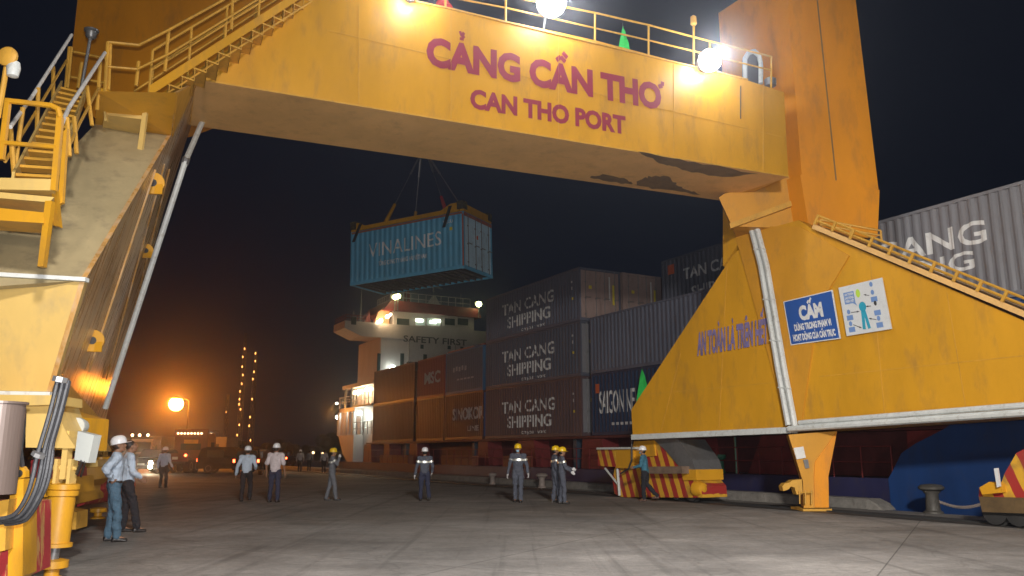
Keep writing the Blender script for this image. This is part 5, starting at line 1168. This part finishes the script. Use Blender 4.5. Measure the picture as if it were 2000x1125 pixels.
# local frame of every vehicle: +y is its front
def lorry(px, py, rz, lab, cabm, boxm, hh=3.3, w=2.45, L=7.5, toplights=(), box=True, kind='truck', loc=None):
    o = empty('truck', loc or Wz(px, py, 0), lab, kind, 'trucks and cars waiting at the far end of the quay', (0, 0, rz)); h = w/2
    b = MB(); b.abox(-h*.75, h*.75, -L*.92, L*.05, .7, .95); b.build('chassis', DARKM, o, local=True)
    y0 = -2.0; b = MB()
    b.prism([(-h, y0, .75), (-h, .05, .75), (-h, .1, 1.5), (-h, -.12, hh*.82), (-h, -.35, hh*.9), (-h, y0, hh*.9)], (w, 0, 0)); cab = b.build('cab', cabm, o, local=True)
    b = MB(); b.prism([(-h*.9, .115, 1.55), (h*.9, .115, 1.55), (h*.86, -.10, hh*.80), (-h*.86, -.10, hh*.80)], (0, .02, .0)); b.build('windscreen', GLASS, cab, local=True)
    bits(cab, 'mirror', DARKM, [(-h-.25, -h-.05, -.1, 0, 1.7, 2.2), (h+.05, h+.25, -.1, 0, 1.7, 2.2)]); bits(cab, 'grille', DARKM, [(-h*.6, h*.6, .08, .14, .95, 1.4)]); bits(cab, 'bumper', GREYM, [(-h, h, 0, .25, .45, .8)])
    bits(cab, 'side_window', GLASS, [(-h-.01, -h, -1.2, -.35, 1.6, 2.3), (h, h+.01, -1.2, -.35, 1.6, 2.3)])
    if box:
        b = MB(); b.abox(-h, h, -L, y0-.12, 1.0, hh)
        for k in range(12): yy = -L+.2+k*(L+y0-.4)/12; b.abox(-h-.03, h+.03, yy, yy+.08, 1.0, hh-.05)
        bx = b.build('box_body', boxm, o, local=True); bits(bx, 'rear_door', boxm, [(-h+.06, -.01, -L-.03, -L, 1.1, hh-.12), (.01, h-.06, -L-.03, -L, 1.1, hh-.12)])
    else:
        bits(o, 'rear_window', GLASS, [(-h*.6, h*.6, y0-.02, y0-.005, 1.7, 2.2)]); bits(o, 'fifth_wheel', DARKM, [(-.5, .5, -L*.7, -L*.45, .95, 1.1)])
    for sx in (-1, 1):
        wheel(o, sx*(h-.2), -.9, .5, .3)
        for yy in (-L+1.2, -L+2.4): wheel(o, sx*(h-.25), yy, .5, .45)
    return o
v = lorry(271, 912, R_(178), 'pale lorry facing the camera with a row of roof lamps, behind the dark car', CABG, BOXG, hh=3.25)
b = MB(); b.tube((-1.1, -.4, 3.0), (1.1, -.4, 3.0), .03, 6); rk = b.build('lamp_rack', DARKM, v, local=True)
for x in (-1.15, -.35, .55):
    b = MB(); b.ball((-x, -.3, 3.35), .13, 10, 6); b.build('roof_lamp', MARKL, rk, local=True, smooth=True)
# dark car with bright headlights
def car(px, py, rz, lab, front=True, w=1.85, hh=1.75, L=4.6, tall=True):
    o = empty('parked_car', Wz(px, py, 0), lab, 'car', 'trucks and cars waiting at the far end of the quay', (0, 0, rz)); h = w/2
    side = [(-L, .35), (-L, 1.0), (-L+.25, hh*.94), (-L+.6, hh), (-1.9, hh), (-1.15, 1.08), (-.2, .95), (0, .8), (0, .35)]
    rows = []
    for k, (fx, fz) in enumerate(((-h, 0), (-h*.93, .02), (h*.93, .02), (h, 0))):
        sc = 1.0 if abs(fx) < h else .96; rows.append([V((fx*(1-.14*max(0, (z-1.0)/(hh-1))), y*(.99 if sc < 1 else 1), z*sc+.0)) for y, z in side])
    b = MB(); b.ring(rows); bd = b.build('body', BLK, o, local=True, smooth=False)
    b = MB(); b.prism([(-h*.82, -1.12, 1.12), (h*.82, -1.12, 1.12), (h*.74, -1.83, hh-.08), (-h*.74, -1.83, hh-.08)], (0, .03, .03)); b.build('windscreen', GLASS, bd, local=True)
    b = MB(); b.prism([(-h*.8, -L-.01, 1.08), (h*.8, -L-.01, 1.08), (h*.72, -L+.2, hh-.15), (-h*.72, -L+.2, hh-.15)], (0, -.02, .01)); b.build('rear_window', GLASS, bd, local=True)
    bits(bd, 'side_window', GLASS, [(-h-.01, -h*.9, -L+.7, -2.5, 1.15, hh-.2), (h*.9, h+.01, -L+.7, -2.5, 1.15, hh-.2)]); bits(bd, 'bumper', DARKM, [(-h*.95, h*.95, -.05, .06, .4, .6), (-h*.95, h*.95, -L-.06, -L+.05, .4, .62)]); bits(bd, 'mirror', BLK, [(-h-.2, -h, -1.5, -1.4, 1.05, 1.2), (h, h+.2, -1.5, -1.4, 1.05, 1.2)])
    for sx in (-1, 1):
        for yy in (-.85, -L+.85): wheel(o, sx*(h-.12), yy, .36, .24)
    if front:
        for x in (-.68, .68):
            b = MB(); b.lathe((x, .02, .78), (0, 1, 0), [(.1, -.03), (.13, .0), (.12, .05), (.02, .07)], 12); b.build('headlight', HEADL, bd, local=True, smooth=True)
            b = MB(); b.lathe((x, .06, .5), (0, 1, 0), [(.1, -.03), (.12, .0), (.12, .03), (.02, .05)], 12); b.build('fog_lamp', HEADL, bd, local=True, smooth=True)
        bits(bd, 'number_plate', PLATR, [(-.26, .26, .06, .08, .62, .76)])
    else:
        bits(bd, 'tail_light', TAIL, [(-h*.95, -h*.8, -L-.03, -L, .85, 1.05), (h*.8, h*.95, -L-.03, -L, .85, 1.05)]); bits(bd, 'number_plate', PLATR, [(-.26, .26, -L-.04, -L-.02, .8, 1.0)])
    return o
cr = car(274, 926, R_(180), 'dark car facing the camera with bright headlights, in front of the lorry with roof lamps', True)
cl = Wz(274, 926, 0)
light('car_headlight_beam', 'SPOT', (cl.x, cl.y-.5, .75), 350, (1, .7, .4), cr, aim=(cl.x+3, cl.y-14, 0), spot_size=R_(70), spot_blend=.8, shadow_soft_size=.3)
bpy.data.objects['car_headlight_beam'].rotation_euler.rotate_axis('Z', 0)
v = lorry(386, 921, R_(2), 'brown tractor truck seen from behind with a row of roof marker lights', CABR, CABR, hh=3.35, w=2.6, L=6.5, box=False, kind='truck')
rk = bits(v, 'cab_visor', CABR, [(-1.3, 1.3, -2.15, -2.0, 2.75, 3.35)])[0]
for k in range(8): b = MB(); b.ball((-1.0+.26*k, -2.2, 2.98), .055, 8, 5); b.build('marker_light', MARKL, rk, local=True)
for x in (-.75, 1.05): b = MB(); b.lathe((x, -6.0, 1.3), (0, -1, 0), [(.08, 0), (.1, .03), (.02, .06)], 10); b.build('tail_light', TAIL, v, local=True)
bits(v, 'number_plate', PLATR, [(.1, .5, -6.06, -6.02, 1.0, 1.2)]); bits(v, 'rear_frame', CABR, [(-1.2, 1.2, -6.0, -5.8, .85, 1.45)]); bits(v, 'sleeper_window', MARKL if False else mat('amber_sign_paint', (.6, .3, .06), .5), [(-.55, .55, -2.03, -2.01, 2.2, 2.5)])
v = lorry(447, 913, R_(4), 'grey box lorry standing behind the dark car right of the brown truck', CABG, BOXG, hh=3.0, L=6.0)
cr = car(508, 924, R_(-84), 'black car parked side on left of the white hard hatted men', False, L=4.4, hh=1.9)
cr = car(512, 925, R_(3), 'black car seen from behind with a bright number plate between the two white hatted men', False)
cr = car(560, 912, R_(4), 'dark car farther off right of the pink shirted man', False)

# ================================================================== LAMPS FAR OFF
SODM = emi('sodium_lamp_glow', (1, .55, .10), 40)
def pole_lamp(px, py, d, r, m, lab, en, col, name='street_lamp', arm=1.2, grp=None):
    p = W(px, py, d); o = empty(name, (p.x, p.y, 0), lab, 'lamp', grp)
    b = MB(); b.tube((arm, 0, 0), (arm, 0, p.z+.3), .07, 8, .05); b.path([(arm, 0, p.z+.3), (arm*.6, 0, p.z+.55), (0, 0, p.z+.4)], .05, 6); b.build('pole', DARKM, o, local=True)
    b = MB(); b.lathe((0, 0, p.z+r*.7), UP, [(r*.9, 0), (r*.95, .05), (r*.5, .25)], 14); hd = b.build('lamp_head', GREYM, o, local=True)
    b = MB(); b.ball((0, 0, p.z), r, 14, 10); b.build('bulb', m, hd, local=True, smooth=True)
    if en: light('sodium_light', 'POINT', (p.x, p.y-r-.1, p.z), en, col, o, shadow_soft_size=r)
    return o
pole_lamp(344, 789, 78, .66, SODM, 'glaring orange sodium lamp high above the trucks', 5000, SOD, 'sodium_lamp')
SM = emi('small_orange_lamp', (1, .42, .10), 5)
SMW = emi('small_white_lamp', (1, .85, .6), 12)
for i, (px, py, d, r, m_) in enumerate(((411, 849, 110, .28, SMW),)): pole_lamp(px, py, d, r, m_, 'small pale street lamp right above the brown truck', 0, SOD)
# two far lattice masts hung with lamps
def mast(px, pyt, lab, seeds, d=150):
    p = W(px, 884, d); top = W(px, pyt, d).z; o = empty('lattice_mast', (p.x, p.y, 0), lab, 'mast', 'far lattice masts with lamps')
    b = MB(); r = .6
    for a in range(4): c = V((r*math.cos(a*math.pi/2), r*math.sin(a*math.pi/2), 0)); b.tube(c, c*.4+UP*top, .05, 4)
    k = 0; z = 0
    while z < top-1.2:
        for a in range(4):
            f0, f1 = 1-.6*z/top, 1-.6*(z+1.2)/top; c = V((r*math.cos(a*math.pi/2), r*math.sin(a*math.pi/2), 0)); e_ = V((r*math.cos((a+1)*math.pi/2), r*math.sin((a+1)*math.pi/2), 0)); b.tube(c*f0+UP*z, e_*f1+UP*(z+1.2), .03, 4)
        z += 1.2
    b.build('lattice', CABG, o, local=True)
    for py in seeds: b = MB(); zz = W(px, py, d).z; b.ball((.2*random.uniform(-1, 1), -.7, zz), .10, 6, 4, (1, 1, 2.2)); b.build('lamp', SM, o, local=True)
mast(465, 650, 'taller far lattice mast strung with small orange lamps left of the ship', (682, 698, 717, 733, 750, 765, 780, 790, 800, 830, 850))
mast(488, 685, 'shorter far lattice mast strung with small orange lamps nearer the ship', (691, 706, 727, 741, 780, 815, 832, 860))
mast(438, 770, 'faint short far mast beside the two lamp strung masts', (805,), 170)
SML = emi('distant_lamp', (1, .62, .3), 6)
_wh = iter(('tiny lamp left of the lorry with roof lamps', 'tiny lamp low behind the short sleeved man', 'tiny lamp low right of the short sleeved man', 'tiny lamp above the second distant figure', 'tiny lamp above the distant man left of the raised hand worker', 'small lamp close behind the bareheaded man', 'tiny lamp just left of the ship stern'))
for px, py, d, r in ((232, 878, 120, .25), (520, 884, 150, .25), (560, 886, 140, .2), (612, 884, 150, .22), (630, 886, 150, .2), (222, 895, 60, .12), (655, 884, 150, .15)):
    p = W(px, py, d); o = empty('distant_lamp', (p.x, p.y, 0), next(_wh), 'lamp', 'tiny distant lamps on the horizon')
    b = MB(); b.tube((0, 0, 0), (0, 0, p.z), .05, 5); b.build('pole', DARKM, o, local=True); b = MB(); b.ball((0, -.1, p.z), r, 8, 6); b.build('bulb', SML, o, local=True)
# dark treeline and sheds on the far bank
b = MB(); random.seed(3); xs = -160; prev = 2
while xs < 40:
    w_ = random.uniform(3, 9); h_ = random.uniform(2.0, 5.0); b.abox(xs, xs+w_, 190, 200, 0, h_*.6)
    for k in range(10): b.ball((xs+random.uniform(0, w_), 190+random.uniform(-2, 2), h_*.5+random.uniform(0, h_*.4)), random.uniform(.8, 1.8), 7, 5)
    xs += w_*.9
tag(b.build('far_treeline', mat('dark_foliage', (.03, .035, .02), .9, var=.4, scale=1)), 'dark treeline across the far end of the port', 'trees', kind='stuff')

# ================================================================== HAZE
mh = bpy.data.materials.new('night_haze'); mh.use_nodes = True; nt = mh.node_tree
for n_ in list(nt.nodes):
    if n_.type == 'BSDF_PRINCIPLED': nt.nodes.remove(n_)
pv = nt.nodes.new('ShaderNodeVolumePrincipled'); pv.inputs['Density'].default_value = .0016; pv.inputs['Anisotropy'].default_value = .92; pv.inputs['Color'].default_value = (.9, .92, 1, 1)
out = [n_ for n_ in nt.nodes if n_.type == 'OUTPUT_MATERIAL'][0]; nt.links.new(pv.outputs[0], out.inputs['Volume'])
b = MB(); b.abox(-190, 130, -40, 230, -4, 45); hz_ = b.build('haze', mh); tag(hz_, kind='stuff')
